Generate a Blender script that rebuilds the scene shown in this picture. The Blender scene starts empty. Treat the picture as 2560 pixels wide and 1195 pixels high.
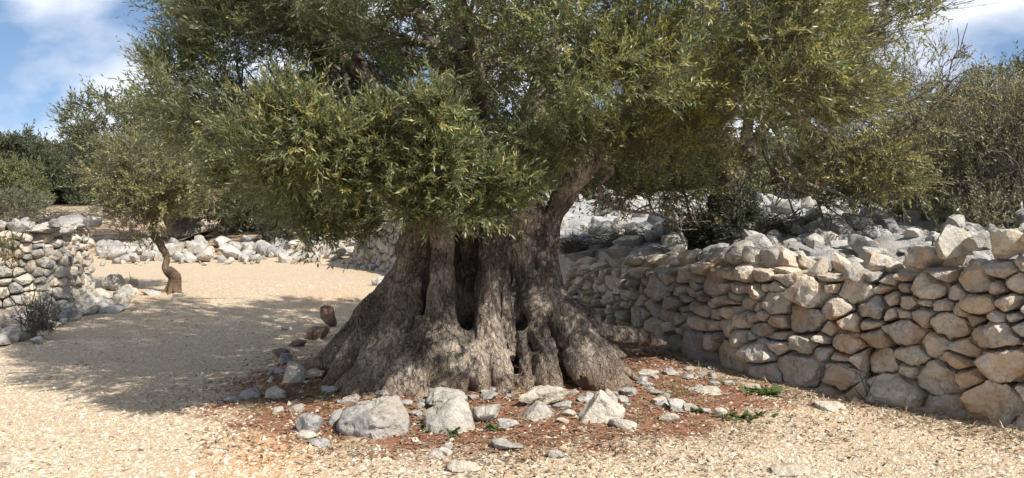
import bpy, bmesh, math
import numpy as np
from mathutils import Vector

# ------------------------------------------------------------------ camera, sky, sun, exposure
SC = bpy.context.scene
COL = SC.collection
F, HZ, CX, CH = 2217.0, 480.0, 1280.0, 1.6          # focal length, horizon row, centre column of the 2560x1195 photo; eye height
cam = bpy.data.cameras.new('camera')
cam.sensor_width = 36.0
cam.lens = 36.0 * F / 2560.0
cam.shift_y = -(597.5 - HZ) / 2560.0
cam.clip_start, cam.clip_end = 0.05, 4000
camo = bpy.data.objects.new('camera', cam)
camo.location = (0, 0, CH)
camo.rotation_euler = (math.radians(90), 0, 0)
COL.objects.link(camo)
SC.camera = camo

SUN_EL = math.radians(47.0)
SUN_AZ = math.radians(130.0)          # clockwise from +Y
sun_dir = Vector((math.sin(SUN_AZ) * math.cos(SUN_EL), math.cos(SUN_AZ) * math.cos(SUN_EL), math.sin(SUN_EL)))
world = bpy.data.worlds.new('World')
SC.world = world
world.use_nodes = True
wn, wl = world.node_tree.nodes, world.node_tree.links
wn.clear()
w_out = wn.new('ShaderNodeOutputWorld')
w_bg = wn.new('ShaderNodeBackground'); w_bg.inputs['Strength'].default_value = 0.108
w_sky = wn.new('ShaderNodeTexSky'); w_sky.sky_type = 'NISHITA'; w_sky.sun_disc = False
w_sky.sun_elevation = SUN_EL; w_sky.sun_rotation = SUN_AZ
w_sky.air_density = 1.0; w_sky.dust_density = 0.0; w_sky.ozone_density = 1.6
w_tc = wn.new('ShaderNodeTexCoord')
w_map = wn.new('ShaderNodeMapping'); w_map.inputs['Scale'].default_value = (1, 1, 1.7)
w_map.inputs['Location'].default_value = (1.7, 0.9, 0.3)
w_n = wn.new('ShaderNodeTexNoise'); w_n.inputs['Scale'].default_value = 4.2; w_n.inputs['Detail'].default_value = 7
w_n.inputs['Roughness'].default_value = 0.5; w_n.inputs['Distortion'].default_value = 0.15
w_r = wn.new('ShaderNodeValToRGB'); w_r.color_ramp.elements[0].position = 0.44; w_r.color_ramp.elements[1].position = 0.58
w_n2 = wn.new('ShaderNodeTexNoise'); w_n2.inputs['Scale'].default_value = 6.0; w_n2.inputs['Detail'].default_value = 6
w_c = wn.new('ShaderNodeValToRGB')
w_c.color_ramp.elements[0].position = 0.3; w_c.color_ramp.elements[0].color = (5.4, 5.8, 6.7, 1)
w_c.color_ramp.elements[1].position = 0.65; w_c.color_ramp.elements[1].color = (7.6, 7.8, 8.2, 1)
w_mix = wn.new('ShaderNodeMix'); w_mix.data_type = 'RGBA'
w_up = wn.new('ShaderNodeMapping'); w_up.inputs['Location'].default_value = (0, 0, 0.17)
wl.new(w_tc.outputs['Generated'], w_up.inputs['Vector'])
wl.new(w_up.outputs['Vector'], w_sky.inputs['Vector'])
wl.new(w_tc.outputs['Generated'], w_map.inputs['Vector'])
wl.new(w_map.outputs['Vector'], w_n.inputs['Vector'])
wl.new(w_map.outputs['Vector'], w_n2.inputs['Vector'])
wl.new(w_n.outputs['Fac'], w_r.inputs['Fac'])
wl.new(w_n2.outputs['Fac'], w_c.inputs['Fac'])
wl.new(w_r.outputs['Color'], w_mix.inputs['Factor'])
wl.new(w_sky.outputs['Color'], w_mix.inputs['A'])
wl.new(w_c.outputs['Color'], w_mix.inputs['B'])
wl.new(w_mix.outputs['Result'], w_bg.inputs['Color'])
wl.new(w_bg.outputs['Background'], w_out.inputs['Surface'])

sun = bpy.data.lights.new('sun', 'SUN')
sun.energy = 5.0; sun.angle = math.radians(0.55); sun.color = (1.0, 0.95, 0.88)
suno = bpy.data.objects.new('sun', sun)
suno.rotation_euler = sun_dir.to_track_quat('Z', 'Y').to_euler()
suno.location = (6, -4, 9)
COL.objects.link(suno)

SC.view_settings.view_transform = 'Standard'
SC.view_settings.look = 'None'
SC.view_settings.gamma = 1.0
SC.view_settings.exposure = 0.55
SC.view_settings.use_curve_mapping = False
SC.cycles.use_denoising = True
SC.cycles.denoiser = 'OPENIMAGEDENOISE'
SC.cycles.denoising_input_passes = 'RGB_ALBEDO_NORMAL'
SC.cycles.denoising_prefilter = 'NONE'
SC.cycles.use_adaptive_sampling = False
SC.cycles.sample_clamp_indirect = 4.0
SC.cycles.max_bounces = 5
SC.cycles.diffuse_bounces = 3
SC.cycles.transmission_bounces = 4
SC.cycles.transparent_max_bounces = 4
SC.cycles.caustics_reflective = False
SC.cycles.caustics_refractive = False

# ------------------------------------------------------------------ helpers
RNG = np.random.default_rng(7)

def PW(px, py, Y):
    return np.array([(px - CX) * Y / F, Y, CH - (py - HZ) * Y / F])

def norm(a):
    return a / np.maximum(np.linalg.norm(a, axis=-1, keepdims=True), 1e-9)

def _hash(i, j, k, seed):
    h = (i * 374761393 + j * 668265263 + k * 2147483647 + seed * 1274126177) & 0xffffffff
    h = ((h ^ (h >> 13)) * 1274126177) & 0xffffffff
    return ((h ^ (h >> 16)) & 0xffff).astype(np.float32) / 32767.5 - 1.0

def vnoise(P, seed=0):
    P = np.asarray(P, dtype=np.float32)
    I = np.floor(P).astype(np.int64)
    f = P - I
    f = f * f * (3 - 2 * f)
    i, j, k = I[..., 0], I[..., 1], I[..., 2]
    fx, fy, fz = f[..., 0], f[..., 1], f[..., 2]
    r = 0
    for a in (0, 1):
        wx = fx if a else 1 - fx
        for b in (0, 1):
            wy = fy if b else 1 - fy
            for c in (0, 1):
                wz = fz if c else 1 - fz
                r = r + wx * wy * wz * _hash(i + a, j + b, k + c, seed)
    return r

def fbm(P, seed=0, oct=4, gain=0.5):
    r, a = 0, 1.0
    P = np.asarray(P, dtype=np.float32)
    for o in range(oct):
        r = r + a * vnoise(P * (2.03 ** o) + 17.3 * o, seed + o)
        a *= gain
    return r

def n2(x, y, s, seed=0, oct=3):
    return fbm(np.stack([x * s, y * s, np.full_like(x, 0.37 * seed)], -1), seed, oct)

def mesh_np(name, V, Fc, mat=None, smooth=False, col=None, sharp=None):
    V = np.ascontiguousarray(V, dtype=np.float32)
    me = bpy.data.meshes.new(name)
    if not isinstance(Fc, (list, tuple)):
        Fc = [Fc]
    Fc = [np.asarray(f, dtype=np.int32) for f in Fc if len(f)]
    loops = np.concatenate([f.ravel() for f in Fc])
    sizes = np.concatenate([np.full(len(f), f.shape[1], dtype=np.int32) for f in Fc])
    starts = np.concatenate([[0], np.cumsum(sizes)[:-1]]).astype(np.int32)
    me.vertices.add(len(V)); me.vertices.foreach_set('co', V.ravel())
    me.loops.add(len(loops)); me.loops.foreach_set('vertex_index', loops)
    me.polygons.add(len(sizes)); me.polygons.foreach_set('loop_start', starts)
    me.update(calc_edges=True)
    me.polygons.foreach_set('use_smooth', np.full(len(sizes), smooth, dtype=bool))
    if sharp is not None:
        me.set_sharp_from_angle(angle=math.radians(sharp))
    if col is not None:
        c = np.ones((len(V), 4), dtype=np.float32); c[:, :col.shape[1]] = col
        at = me.color_attributes.new('Col', 'FLOAT_COLOR', 'POINT')
        at.data.foreach_set('color', c.ravel())
    if mat is not None:
        me.materials.append(mat)
    me.update()
    return me

def obj(name, me, parent=None, loc=None, rot=None, scale=None):
    o = bpy.data.objects.new(name, me)
    COL.objects.link(o)
    if parent is not None:
        o.parent = parent
    if loc is not None: o.location = loc
    if rot is not None: o.rotation_euler = rot
    if scale is not None: o.scale = scale
    return o

def tag(o, label=None, cat=None, group=None, kind=None):
    if label: o['label'] = label
    if cat: o['category'] = cat
    if group: o['group'] = group
    if kind: o['kind'] = kind
    return o

def empty(name, label, cat, loc=(0, 0, 0), group=None):
    o = bpy.data.objects.new(name, None)
    o.empty_display_size = 0.2
    COL.objects.link(o)
    o.location = loc
    return tag(o, label, cat, group, 'thing')

class Acc:
    """collects geometry for one mesh"""
    def __init__(s): s.V, s.T, s.Q, s.C, s.n = [], [], [], [], 0
    def add(s, V, T=None, Q=None, C=None):
        V = np.asarray(V, dtype=np.float32)
        if T is not None: s.T.append(np.asarray(T) + s.n)
        if Q is not None: s.Q.append(np.asarray(Q) + s.n)
        if C is not None: s.C.append(np.broadcast_to(np.asarray(C, dtype=np.float32), (len(V), 3)))
        s.V.append(V); s.n += len(V)
    def mesh(s, name, mat, smooth=False, sharp=None):
        fs = []
        if s.T: fs.append(np.concatenate(s.T))
        if s.Q: fs.append(np.concatenate(s.Q))
        return mesh_np(name, np.concatenate(s.V), fs, mat, smooth, np.concatenate(s.C) if s.C else None, sharp)

def catmull(P, n):
    P = np.asarray(P, dtype=float)
    if len(P) == 2:
        t = np.linspace(0, 1, n)[:, None]
        return P[0] * (1 - t) + P[1] * t
    Q = np.vstack([2 * P[0] - P[1], P, 2 * P[-1] - P[-2]])
    ts = np.linspace(0, len(P) - 1, n)
    i = np.minimum(ts.astype(int), len(P) - 2); t = (ts - i)[:, None]
    a, b, c, d = Q[i], Q[i + 1], Q[i + 2], Q[i + 3]
    return 0.5 * (2 * b + (c - a) * t + (2 * a - 5 * b + 4 * c - d) * t ** 2 + (3 * b - a - 3 * c + d) * t ** 3)

def tube(acc, P, R, sides=8, C=None, rough=0.0, seed=0):
    P = np.asarray(P, dtype=float); R = np.asarray(R, dtype=float); n = len(P)
    T = norm(np.gradient(P, axis=0))
    ref = np.array([0.31, 0.2, 0.93]) if abs(T[0, 2]) < 0.9 else np.array([1.0, 0.1, 0])
    A = norm(np.cross(T, ref)); B = np.cross(T, A)
    th = np.linspace(0, 2 * np.pi, sides, endpoint=False)
    V = P[:, None] + R[:, None, None] * (np.cos(th)[None, :, None] * A[:, None] + np.sin(th)[None, :, None] * B[:, None])
    if rough:
        nn = fbm(V * 6.0, seed, 3)
        V = V + (V - P[:, None]) * (rough * nn)[..., None]
    V = V.reshape(-1, 3)
    i, j = np.meshgrid(np.arange(n - 1), np.arange(sides), indexing='ij')
    j2 = (j + 1) % sides
    Q = np.stack([i * sides + j, i * sides + j2, (i + 1) * sides + j2, (i + 1) * sides + j], -1).reshape(-1, 4)
    V = np.vstack([V, P[-1:] + T[-1:] * R[-1]])
    tip = n * sides
    k = np.arange(sides)
    Tt = np.stack([(n - 1) * sides + k, (n - 1) * sides + (k + 1) % sides, np.full(sides, tip)], -1)
    acc.add(V, Tt, Q, C)

# ------------------------------------------------------------------ materials
def mat_new(name):
    m = bpy.data.materials.new(name); m.use_nodes = True
    nt = m.node_tree; nt.nodes.clear()
    o = nt.nodes.new('ShaderNodeOutputMaterial')
    b = nt.nodes.new('ShaderNodeBsdfPrincipled')
    nt.links.new(b.outputs[0], o.inputs[0])
    return m, nt, b, o

class NT:
    def __init__(s, nt): s.nt = nt
    def n(s, t, **kw):
        d = s.nt.nodes.new(t)
        for k, v in kw.items(): setattr(d, k, v)
        return d
    def l(s, a, b): s.nt.links.new(a, b)
    def noise(s, vec, scale, detail=5, rough=0.55, dist=0.0):
        d = s.n('ShaderNodeTexNoise')
        d.inputs['Scale'].default_value = scale; d.inputs['Detail'].default_value = detail
        d.inputs['Roughness'].default_value = rough; d.inputs['Distortion'].default_value = dist
        if vec is not None: s.l(vec, d.inputs['Vector'])
        return d.outputs['Fac']
    def ramp(s, fac, stops):
        d = s.n('ShaderNodeValToRGB'); e = d.color_ramp.elements
        while len(e) < len(stops): e.new(0.5)
        for x, (p, c) in zip(e, stops):
            x.position = p
            x.color = (c, c, c, 1) if isinstance(c, (int, float)) else (*c, 1)
        s.l(fac, d.inputs['Fac'])
        return d.outputs['Color']
    def mix(s, f, a, b, mode='MIX'):
        d = s.n('ShaderNodeMix', data_type='RGBA', blend_type=mode)
        for sock, v in (('Factor', f), ('A', a), ('B', b)):
            if hasattr(v, 'is_linked'): s.l(v, d.inputs[sock])
            elif isinstance(v, (int, float)): d.inputs[sock].default_value = v if sock == 'Factor' else (v, v, v, 1)
            else: d.inputs[sock].default_value = (*v, 1)
        return d.outputs['Result']
    def math(s, op, a, b=None):
        d = s.n('ShaderNodeMath', operation=op)
        for i, v in enumerate((a, b)):
            if v is None: continue
            if hasattr(v, 'is_linked'): s.l(v, d.inputs[i])
            else: d.inputs[i].default_value = v
        return d.outputs[0]
    def bump(s, h, strength, dist, nrm=None):
        d = s.n('ShaderNodeBump'); d.inputs['Strength'].default_value = strength; d.inputs['Distance'].default_value = dist
        s.l(h, d.inputs['Height'])
        if nrm is not None: s.l(nrm, d.inputs['Normal'])
        return d.outputs['Normal']
    def pos(s):
        return s.n('ShaderNodeNewGeometry').outputs['Position']
    def mapped(s, vec, scale):
        d = s.n('ShaderNodeMapping'); d.inputs['Scale'].default_value = scale
        s.l(vec, d.inputs['Vector']); return d.outputs['Vector']

def stone_material(name, light, mid, dark, warm, warm_amt):
    m, nt, b, o = mat_new(name); N = NT(nt)
    p = N.pos()
    oi = N.n('ShaderNodeObjectInfo').outputs['Random']
    n1 = N.noise(p, 5.0, 6, 0.6)
    n2_ = N.noise(p, 34.0, 6, 0.65, 0.3)
    n3 = N.noise(p, 3.1, 4, 0.55, 0.4)
    c = N.ramp(n1, [(0.3, mid), (0.62, light)])
    spots = N.math('MULTIPLY', N.ramp(n2_, [(0.38, 1.0), (0.52, 0.0)]), N.ramp(N.noise(p, 7.0, 3, 0.5), [(0.4, 0.15), (0.6, 1.0)]))
    c = N.mix(N.math('MULTIPLY', spots, 0.6), c, dark)
    wf = N.math('MULTIPLY', N.ramp(n3, [(0.48, 0.0), (0.66, 1.0)]), warm_amt)
    c = N.mix(wf, c, warm)
    # per stone tint
    c = N.mix(1.0, c, N.ramp(oi, [(0.0, (0.74, 0.74, 0.76)), (0.35, (0.96, 0.95, 0.93)), (0.7, (1.06, 1.0, 0.9)), (1.0, (1.12, 1.1, 1.06))]), 'MULTIPLY')
    N.l(c, b.inputs['Base Color'])
    b.inputs['Roughness'].default_value = 0.88
    b.inputs['Specular IOR Level'].default_value = 0.25
    h1 = N.noise(p, 14.0, 8, 0.66, 0.2)
    v = N.n('ShaderNodeTexVoronoi'); v.feature = 'DISTANCE_TO_EDGE'; v.inputs['Scale'].default_value = 9.0
    N.l(p, v.inputs['Vector'])
    cr = N.ramp(v.outputs['Distance'], [(0.0, 0.0), (0.03, 1.0)])
    nb = N.bump(h1, 0.9, 0.05)
    nb = N.bump(cr, 0.25, 0.01, nb)
    N.l(nb, b.inputs['Normal'])
    return m

M_STONE = stone_material('limestone_grey', (0.50, 0.485, 0.45), (0.33, 0.325, 0.31), (0.13, 0.13, 0.13), (0.46, 0.35, 0.22), 0.4)
M_WARM = stone_material('limestone_warm', (0.61, 0.56, 0.49), (0.45, 0.41, 0.36), (0.16, 0.15, 0.14), (0.46, 0.30, 0.16), 0.75)
M_PALE = stone_material('limestone_pale', (0.58, 0.54, 0.47), (0.41, 0.385, 0.34), (0.20, 0.19, 0.17), (0.52, 0.36, 0.19), 0.5)
M_FIELD = stone_material('limestone_field', (0.49, 0.48, 0.455), (0.32, 0.315, 0.30), (0.13, 0.13, 0.13), (0.38, 0.32, 0.24), 0.3)
M_RUST = stone_material('limestone_soil_stained', (0.27, 0.215, 0.175), (0.17, 0.125, 0.098), (0.08, 0.07, 0.06), (0.25, 0.115, 0.06), 0.6)

def bark_material(name, light, dark, red, red_h, fine=1.0):
    m, nt, b, o = mat_new(name); N = NT(nt)
    p = N.pos()
    st = N.mapped(p, (1, 1, 0.32))
    n1 = N.noise(p, 2.6, 5, 0.6, 0.3)
    n2_ = N.noise(st, 26.0 * fine, 7, 0.68, 0.6)
    n3 = N.noise(st, 75.0 * fine, 4, 0.6)
    c = N.ramp(n1, [(0.44, dark), (0.60, light)])
    c = N.mix(N.ramp(n2_, [(0.34, 0.85), (0.56, 0.0)]), c, tuple(x * 0.42 for x in dark))
    c = N.mix(N.math('MULTIPLY', N.ramp(n3, [(0.5, 0.0), (0.72, 1.0)]), 0.45), c, tuple(min(1, x * 1.35) for x in light))
    vo = N.n('ShaderNodeTexVoronoi'); vo.feature = 'DISTANCE_TO_EDGE'; vo.inputs['Scale'].default_value = 24.0 * fine
    wv = N.n('ShaderNodeVectorMath', operation='ADD'); N.l(N.mapped(p, (1, 1, 0.3)), wv.inputs[0])
    nz_ = N.n('ShaderNodeTexNoise'); nz_.inputs['Scale'].default_value = 7.0; nz_.inputs['Detail'].default_value = 4; N.l(p, nz_.inputs['Vector'])
    sc_ = N.n('ShaderNodeVectorMath', operation='SCALE'); N.l(nz_.outputs['Color'], sc_.inputs[0]); sc_.inputs['Scale'].default_value = 0.10
    N.l(sc_.outputs[0], wv.inputs[1]); N.l(wv.outputs[0], vo.inputs['Vector'])
    crack = N.ramp(vo.outputs['Distance'], [(0.0, 0.0), (0.10, 1.0)])
    c = N.mix(N.math('MULTIPLY', N.math('SUBTRACT', 1.0, crack), 0.4), c, tuple(x * 0.6 for x in dark))
    sep = N.n('ShaderNodeSeparateXYZ'); N.l(p, sep.inputs[0])
    hz = N.math('ADD', sep.outputs['Z'], N.math('MULTIPLY', n1, 0.5))
    rf = N.ramp(N.math('DIVIDE', hz, red_h), [(0.3, 0.65), (0.75, 0.0)])
    c = N.mix(rf, c, red)
    N.l(c, b.inputs['Base Color'])
    b.inputs['Roughness'].default_value = 0.92
    b.inputs['Specular IOR Level'].default_value = 0.2
    nb = N.bump(n2_, 1.0, 0.05)
    nb = N.bump(n3, 0.8, 0.014, nb)
    nb = N.bump(crack, 0.7, 0.02, nb)
    N.l(nb, b.inputs['Normal'])
    return m

M_BARK = bark_material('old_olive_bark', (0.54, 0.445, 0.345), (0.14, 0.115, 0.093), (0.38, 0.25, 0.16), 0.72)
M_BARK2 = bark_material('young_olive_bark', (0.30, 0.225, 0.15), (0.13, 0.09, 0.06), (0.34, 0.21, 0.125), 0.6, 1.6)
M_TWIG = bark_material('twig_bark', (0.36, 0.31, 0.25), (0.20, 0.165, 0.125), (0.3, 0.25, 0.2), 0.05, 2.0)

def leaf_material(name, back=(0.30, 0.31, 0.225), trans=0.34, rough=0.42):
    m, nt, b, o = mat_new(name); N = NT(nt)
    a = N.n('ShaderNodeVertexColor', layer_name='Col').outputs['Color']
    g = N.n('ShaderNodeNewGeometry')
    c = N.mix(N.math('MULTIPLY', g.outputs['Backfacing'], 0.55), a, back)
    N.l(c, b.inputs['Base Color'])
    b.inputs['Roughness'].default_value = rough
    b.inputs['Specular IOR Level'].default_value = 0.45
    t = N.n('ShaderNodeBsdfTranslucent')
    N.l(N.mix(1.0, a, (1.35, 1.3, 0.6), 'MULTIPLY'), t.inputs['Color'])
    mx = N.n('ShaderNodeMixShader'); mx.inputs[0].default_value = trans
    N.l(b.outputs[0], mx.inputs[1]); N.l(t.outputs[0], mx.inputs[2])
    N.l(mx.outputs[0], o.inputs[0])
    return m

M_LEAF = leaf_material('olive_leaf')
M_LEAF_FAR = leaf_material('distant_leaf', (0.16, 0.18, 0.12), 0.2, 0.6)
M_WEED = leaf_material('weed_leaf', (0.12, 0.2, 0.05), 0.3, 0.5)

def vcol_material(name, rough=0.9, mott=0.25, scale=60.0):
    m, nt, b, o = mat_new(name); N = NT(nt)
    a = N.n('ShaderNodeVertexColor', layer_name='Col').outputs['Color']
    n = N.noise(N.pos(), scale, 3, 0.6)
    c = N.mix(1.0, a, N.ramp(n, [(0.3, 1 - mott), (0.7, 1 + mott * 0.4)]), 'MULTIPLY')
    N.l(c, b.inputs['Base Color'])
    b.inputs['Roughness'].default_value = rough
    b.inputs['Specular IOR Level'].default_value = 0.25
    return m

M_PEBBLE = vcol_material('pebble')
M_LITTER = vcol_material('dry_litter', 0.8)

def ground_material():
    m, nt, b, o = mat_new('ground_soil_and_gravel'); N = NT(nt)
    p = N.pos()
    a = N.n('ShaderNodeVertexColor', layer_name='Col').outputs['Color']
    sep = N.n('ShaderNodeSeparateColor'); N.l(a, sep.inputs[0])
    red, rock, far = sep.outputs[0], sep.outputs[1], sep.outputs[2]
    # gravel: cream chips of several sizes
    v = N.n('ShaderNodeTexVoronoi'); v.inputs['Scale'].default_value = 42.0; N.l(p, v.inputs['Vector'])
    v2 = N.n('ShaderNodeTexVoronoi'); v2.inputs['Scale'].default_value = 95.0; N.l(p, v2.inputs['Vector'])
    chip = N.n('ShaderNodeSeparateColor'); N.l(v.outputs['Color'], chip.inputs[0])
    big = N.noise(p, 0.55, 4, 0.55)
    mid = N.noise(p, 6.0, 5, 0.6)
    g = N.ramp(chip.outputs[0], [(0.0, (0.42, 0.335, 0.23)), (0.5, (0.54, 0.45, 0.325)), (1.0, (0.63, 0.55, 0.43))])
    g = N.mix(N.ramp(mid, [(0.42, 0.6), (0.62, 0.0)]), g, (0.53, 0.405, 0.265))
    g = N.mix(N.math('MULTIPLY', N.ramp(big, [(0.45, 0.0), (0.7, 1.0)]), 0.45), g, (0.56, 0.40, 0.245))
    gap = N.ramp(v.outputs['Distance'], [(0.28, 0.0), (0.62, 1.0)])
    g = N.mix(N.math('MULTIPLY', gap, 0.35), g, (0.25, 0.17, 0.10))
    va = N.n('ShaderNodeVertexColor', layer_name='Col').outputs['Alpha']
    g = N.mix(N.math('MULTIPLY', va, N.ramp(N.noise(p, 4.0, 5, 0.6), [(0.3, 0.4), (0.62, 1.0)])), g, (0.52, 0.28, 0.13))
    # red soil
    rn = N.noise(p, 9.0, 6, 0.65)
    r = N.ramp(rn, [(0.3, (0.15, 0.068, 0.04)), (0.7, (0.30, 0.145, 0.083))])
    rn2 = N.noise(p, 70.0, 4, 0.6)
    r = N.mix(N.ramp(rn2, [(0.58, 0.0), (0.66, 0.7)]), r, (0.40, 0.29, 0.19))
    r = N.mix(N.ramp(N.noise(p, 45.0, 4, 0.7), [(0.32, 0.6), (0.45, 0.0)]), r, (0.10, 0.06, 0.04))
    rm = N.ramp(N.math('ADD', red, N.math('MULTIPLY', N.math('SUBTRACT', N.noise(p, 1.9, 9, 0.74), 0.5), 2.1)), [(0.38, 0.0), (0.62, 1.0)])
    c = N.mix(rm, g, r)
    # limestone pavement of the terrace
    kn = N.noise(p, 1.6, 6, 0.6, 0.4)
    k = N.ramp(kn, [(0.34, (0.20, 0.165, 0.125)), (0.44, (0.29, 0.285, 0.27)), (0.62, (0.44, 0.43, 0.405))])
    k = N.mix(N.ramp(N.noise(p, 22.0, 5, 0.65), [(0.36, 0.55), (0.52, 0.0)]), k, (0.16, 0.155, 0.15))
    c = N.mix(rock, c, k)
    # far dry grass and scrub
    fg = N.ramp(N.noise(p, 0.35, 6, 0.65), [(0.38, (0.34, 0.31, 0.26)), (0.5, (0.22, 0.17, 0.10)), (0.6, (0.10, 0.10, 0.05))])
    c = N.mix(far, c, fg)
    N.l(c, b.inputs['Base Color'])
    b.inputs['Roughness'].default_value = 0.93
    b.inputs['Specular IOR Level'].default_value = 0.2
    hg = N.math('SUBTRACT', 1.0, v.outputs['Distance'])
    hg = N.math('ADD', hg, N.math('MULTIPLY', N.math('SUBTRACT', 1.0, v2.outputs['Distance']), 0.5))
    nb = N.bump(hg, 0.6, 0.012)
    nb = N.bump(N.noise(p, 12.0, 8, 0.68), 0.6, 0.04, nb)
    N.l(nb, b.inputs['Normal'])
    return m

M_GROUND = ground_material()
def plain_material(name, c, rough=0.95):
    m, nt, b, o = mat_new(name); N = NT(nt)
    n = N.noise(N.pos(), 9.0, 6, 0.65)
    N.l(N.ramp(n, [(0.3, tuple(x * 0.55 for x in c)), (0.7, tuple(x * 1.2 for x in c))]), b.inputs['Base Color'])
    b.inputs['Roughness'].default_value = rough
    N.l(N.bump(n, 0.8, 0.05), b.inputs['Normal'])
    return m
M_CORE = plain_material('wall_fill', (0.16, 0.125, 0.095))
M_CORE_PALE = plain_material('pale_rubble_fill', (0.34, 0.31, 0.27))

# ------------------------------------------------------------------ terrain
WALL = np.array([(6.2, 3.6), (4.7, 4.8), (3.46, 6.0), (2.83, 6.82), (2.46, 7.12), (2.09, 7.5), (1.85, 8.0), (1.48, 9.1), (1.03, 10.4), (0.72, 11.4),
                 (-0.2, 13.6), (-1.5, 16.0), (-2.45, 17.4), (-2.85, 18.2), (-3.0, 20.0)])
WTOP = np.array([1.22, 1.22, 1.16, 0.98, 0.94, 0.92, 0.90, 0.80, 0.72, 0.66, 0.8, 1.0, 1.1, 1.15, 1.15])

def poly_sd(x, y, L):
    """distance to a polyline; positive on its right-hand (terrace) side"""
    best = np.full(x.shape, 1e9); sg = np.ones(x.shape)
    for a, b in zip(L[:-1], L[1:]):
        d = b - a; q = (x - a[0]) * d[0] + (y - a[1]) * d[1]
        t = np.clip(q / (d @ d), 0, 1)
        dx, dy = x - a[0] - t * d[0], y - a[1] - t * d[1]
        r = np.hypot(dx, dy)
        s = np.where(d[0] * dy - d[1] * dx < 0, 1.0, -1.0)
        m = r < best
        best = np.where(m, r, best); sg = np.where(m, s, sg)
    return best * sg

def sstep(a, b, x):
    t = np.clip((x - a) / (b - a), 0, 1); return t * t * (3 - 2 * t)

TREE = np.array([-0.22, 7.75])

def terrain(x, y, full=False):
    x = np.asarray(x, dtype=float); y = np.asarray(y, dtype=float)
    sd = poly_sd(x, y, WALL)
    r2 = ((x - TREE[0]) / 1.75) ** 2 + ((y - TREE[1]) / 1.45) ** 2
    h = 0.17 * np.exp(-r2) + 0.012 * n2(x, y, 0.7, 3) + 0.006 * n2(x, y, 3.0, 5)
    # gentle rise beyond the boulder row on the far side of the path
    h = h + 0.35 * sstep(19.6, 24.0, y + 0.05 * x) + 0.03 * np.maximum(y - 26, 0) ** 0.9
    # left verge behind the left wall
    lv = sstep(0.2, 0.9, poly_sd(x, y, LEFT_EDGE))
    h = h + lv * (0.75 + 0.1 * n2(x, y, 0.8, 9)) * sstep(24, 17, y)
    terr = sstep(0.12, 0.42, sd)
    ht = 0.86 + 0.22 * sstep(0.4, 3.0, sd) * sstep(3.0, 5.5, x + 0.25 * y) + 0.013 * np.maximum(y - 9, 0) ** 1.05 + 0.02 * np.maximum(x - 4, 0)
    karst = np.abs(n2(x, y, 1.3, 21, 4)); k2 = np.abs(n2(x, y, 4.2, 23, 3))
    ht = ht + 0.20 * (0.42 - karst) + 0.07 * (0.3 - k2)
    far = sstep(26, 60, np.hypot(x, y))
    h2 = h * (1 - terr) + ht * terr
    hf = h2 * (1 - far) + far * (1.4 + 1.3 * sstep(5, 60, x + 0.3 * y) + 0.5 * n2(x, y, 0.02, 31))
    if full:
        return hf, sd, terr, r2, far, lv
    return hf

LEFT_EDGE = np.array([(-40.0, 22.0), (-12.0, 16.6), (-7.6, 14.6), (-6.6, 13.6), (-6.05, 11.9), (-6.4, 11.3), (-8.5, 10.9), (-30, 9.8)])

xs = np.concatenate([-np.geomspace(9, 900, 46)[::-1], np.arange(-8.9, 9.0, 0.085), np.geomspace(9, 900, 46)])
ys = np.concatenate([-np.geomspace(3, 300, 14)[::-1], np.arange(-2.5, 4.2, 0.4), np.arange(4.3, 13, 0.07), np.arange(13, 30, 0.2), np.geomspace(30, 1500, 50)])
GX, GY = np.meshgrid(xs, ys, indexing='ij')
gh, gsd, gterr, gr2, gfar, glv = terrain(GX, GY, True)
# red soil around the old tree, along the foot of the right wall, and behind the boulder row
ra = np.sqrt(((GX + 0.15) / 2.05) ** 2 + ((GY - 7.15) / 1.72) ** 2)
red = 1.0 - sstep(0.55, 1.55, ra)
red = np.maximum(red, 0.55 * sstep(1.1, 0.2, np.abs(gsd + 0.35) / 0.8) * (GY > 6.6) * (GY < 13))
red = np.maximum(red, 0.9 * np.exp(-((GX + 9.3) / 1.6) ** 2 - ((GY - 24.2) / 1.8) ** 2))
red = np.maximum(red, 0.5 * sstep(20.4, 22.0, GY) * (1 - gterr) * sstep(40, 26, GY))
red = red * (1 - gterr)
rock = np.maximum(gterr, 0.75 * glv)
ochre = np.exp(-((GX + 1.55 + 0.12 * (GY - 6)) / 0.38) ** 2) * sstep(3.5, 5.0, GY) * sstep(8.2, 6.6, GY) + 0.5 * np.exp(-((GX + 2.6) / 0.8) ** 2 - ((GY - 13.2) / 0.9) ** 2)
gcol = np.stack([red, rock, gfar, ochre], -1).reshape(-1, 4)
ni, nj = GX.shape
ii, jj = np.meshgrid(np.arange(ni - 1), np.arange(nj - 1), indexing='ij')
gq = np.stack([ii * nj + jj, (ii + 1) * nj + jj, (ii + 1) * nj + jj + 1, ii * nj + jj + 1], -1).reshape(-1, 4)
ground = obj('ground', mesh_np('ground', np.stack([GX, GY, gh], -1).reshape(-1, 3), gq, M_GROUND, True, gcol))
tag(ground, 'cream gravel path with red soil and limestone terrace', kind='structure')

def hgt(x, y):
    """height of the ground sheet at one point"""
    i = min(max(int(np.searchsorted(xs, x)) - 1, 0), len(xs) - 2); j = min(max(int(np.searchsorted(ys, y)) - 1, 0), len(ys) - 2)
    a, b = (x - xs[i]) / (xs[i + 1] - xs[i]), (y - ys[j]) / (ys[j + 1] - ys[j])
    return float(gh[i, j] * (1 - a) * (1 - b) + gh[i + 1, j] * a * (1 - b) + gh[i, j + 1] * (1 - a) * b + gh[i + 1, j + 1] * a * b)

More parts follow.
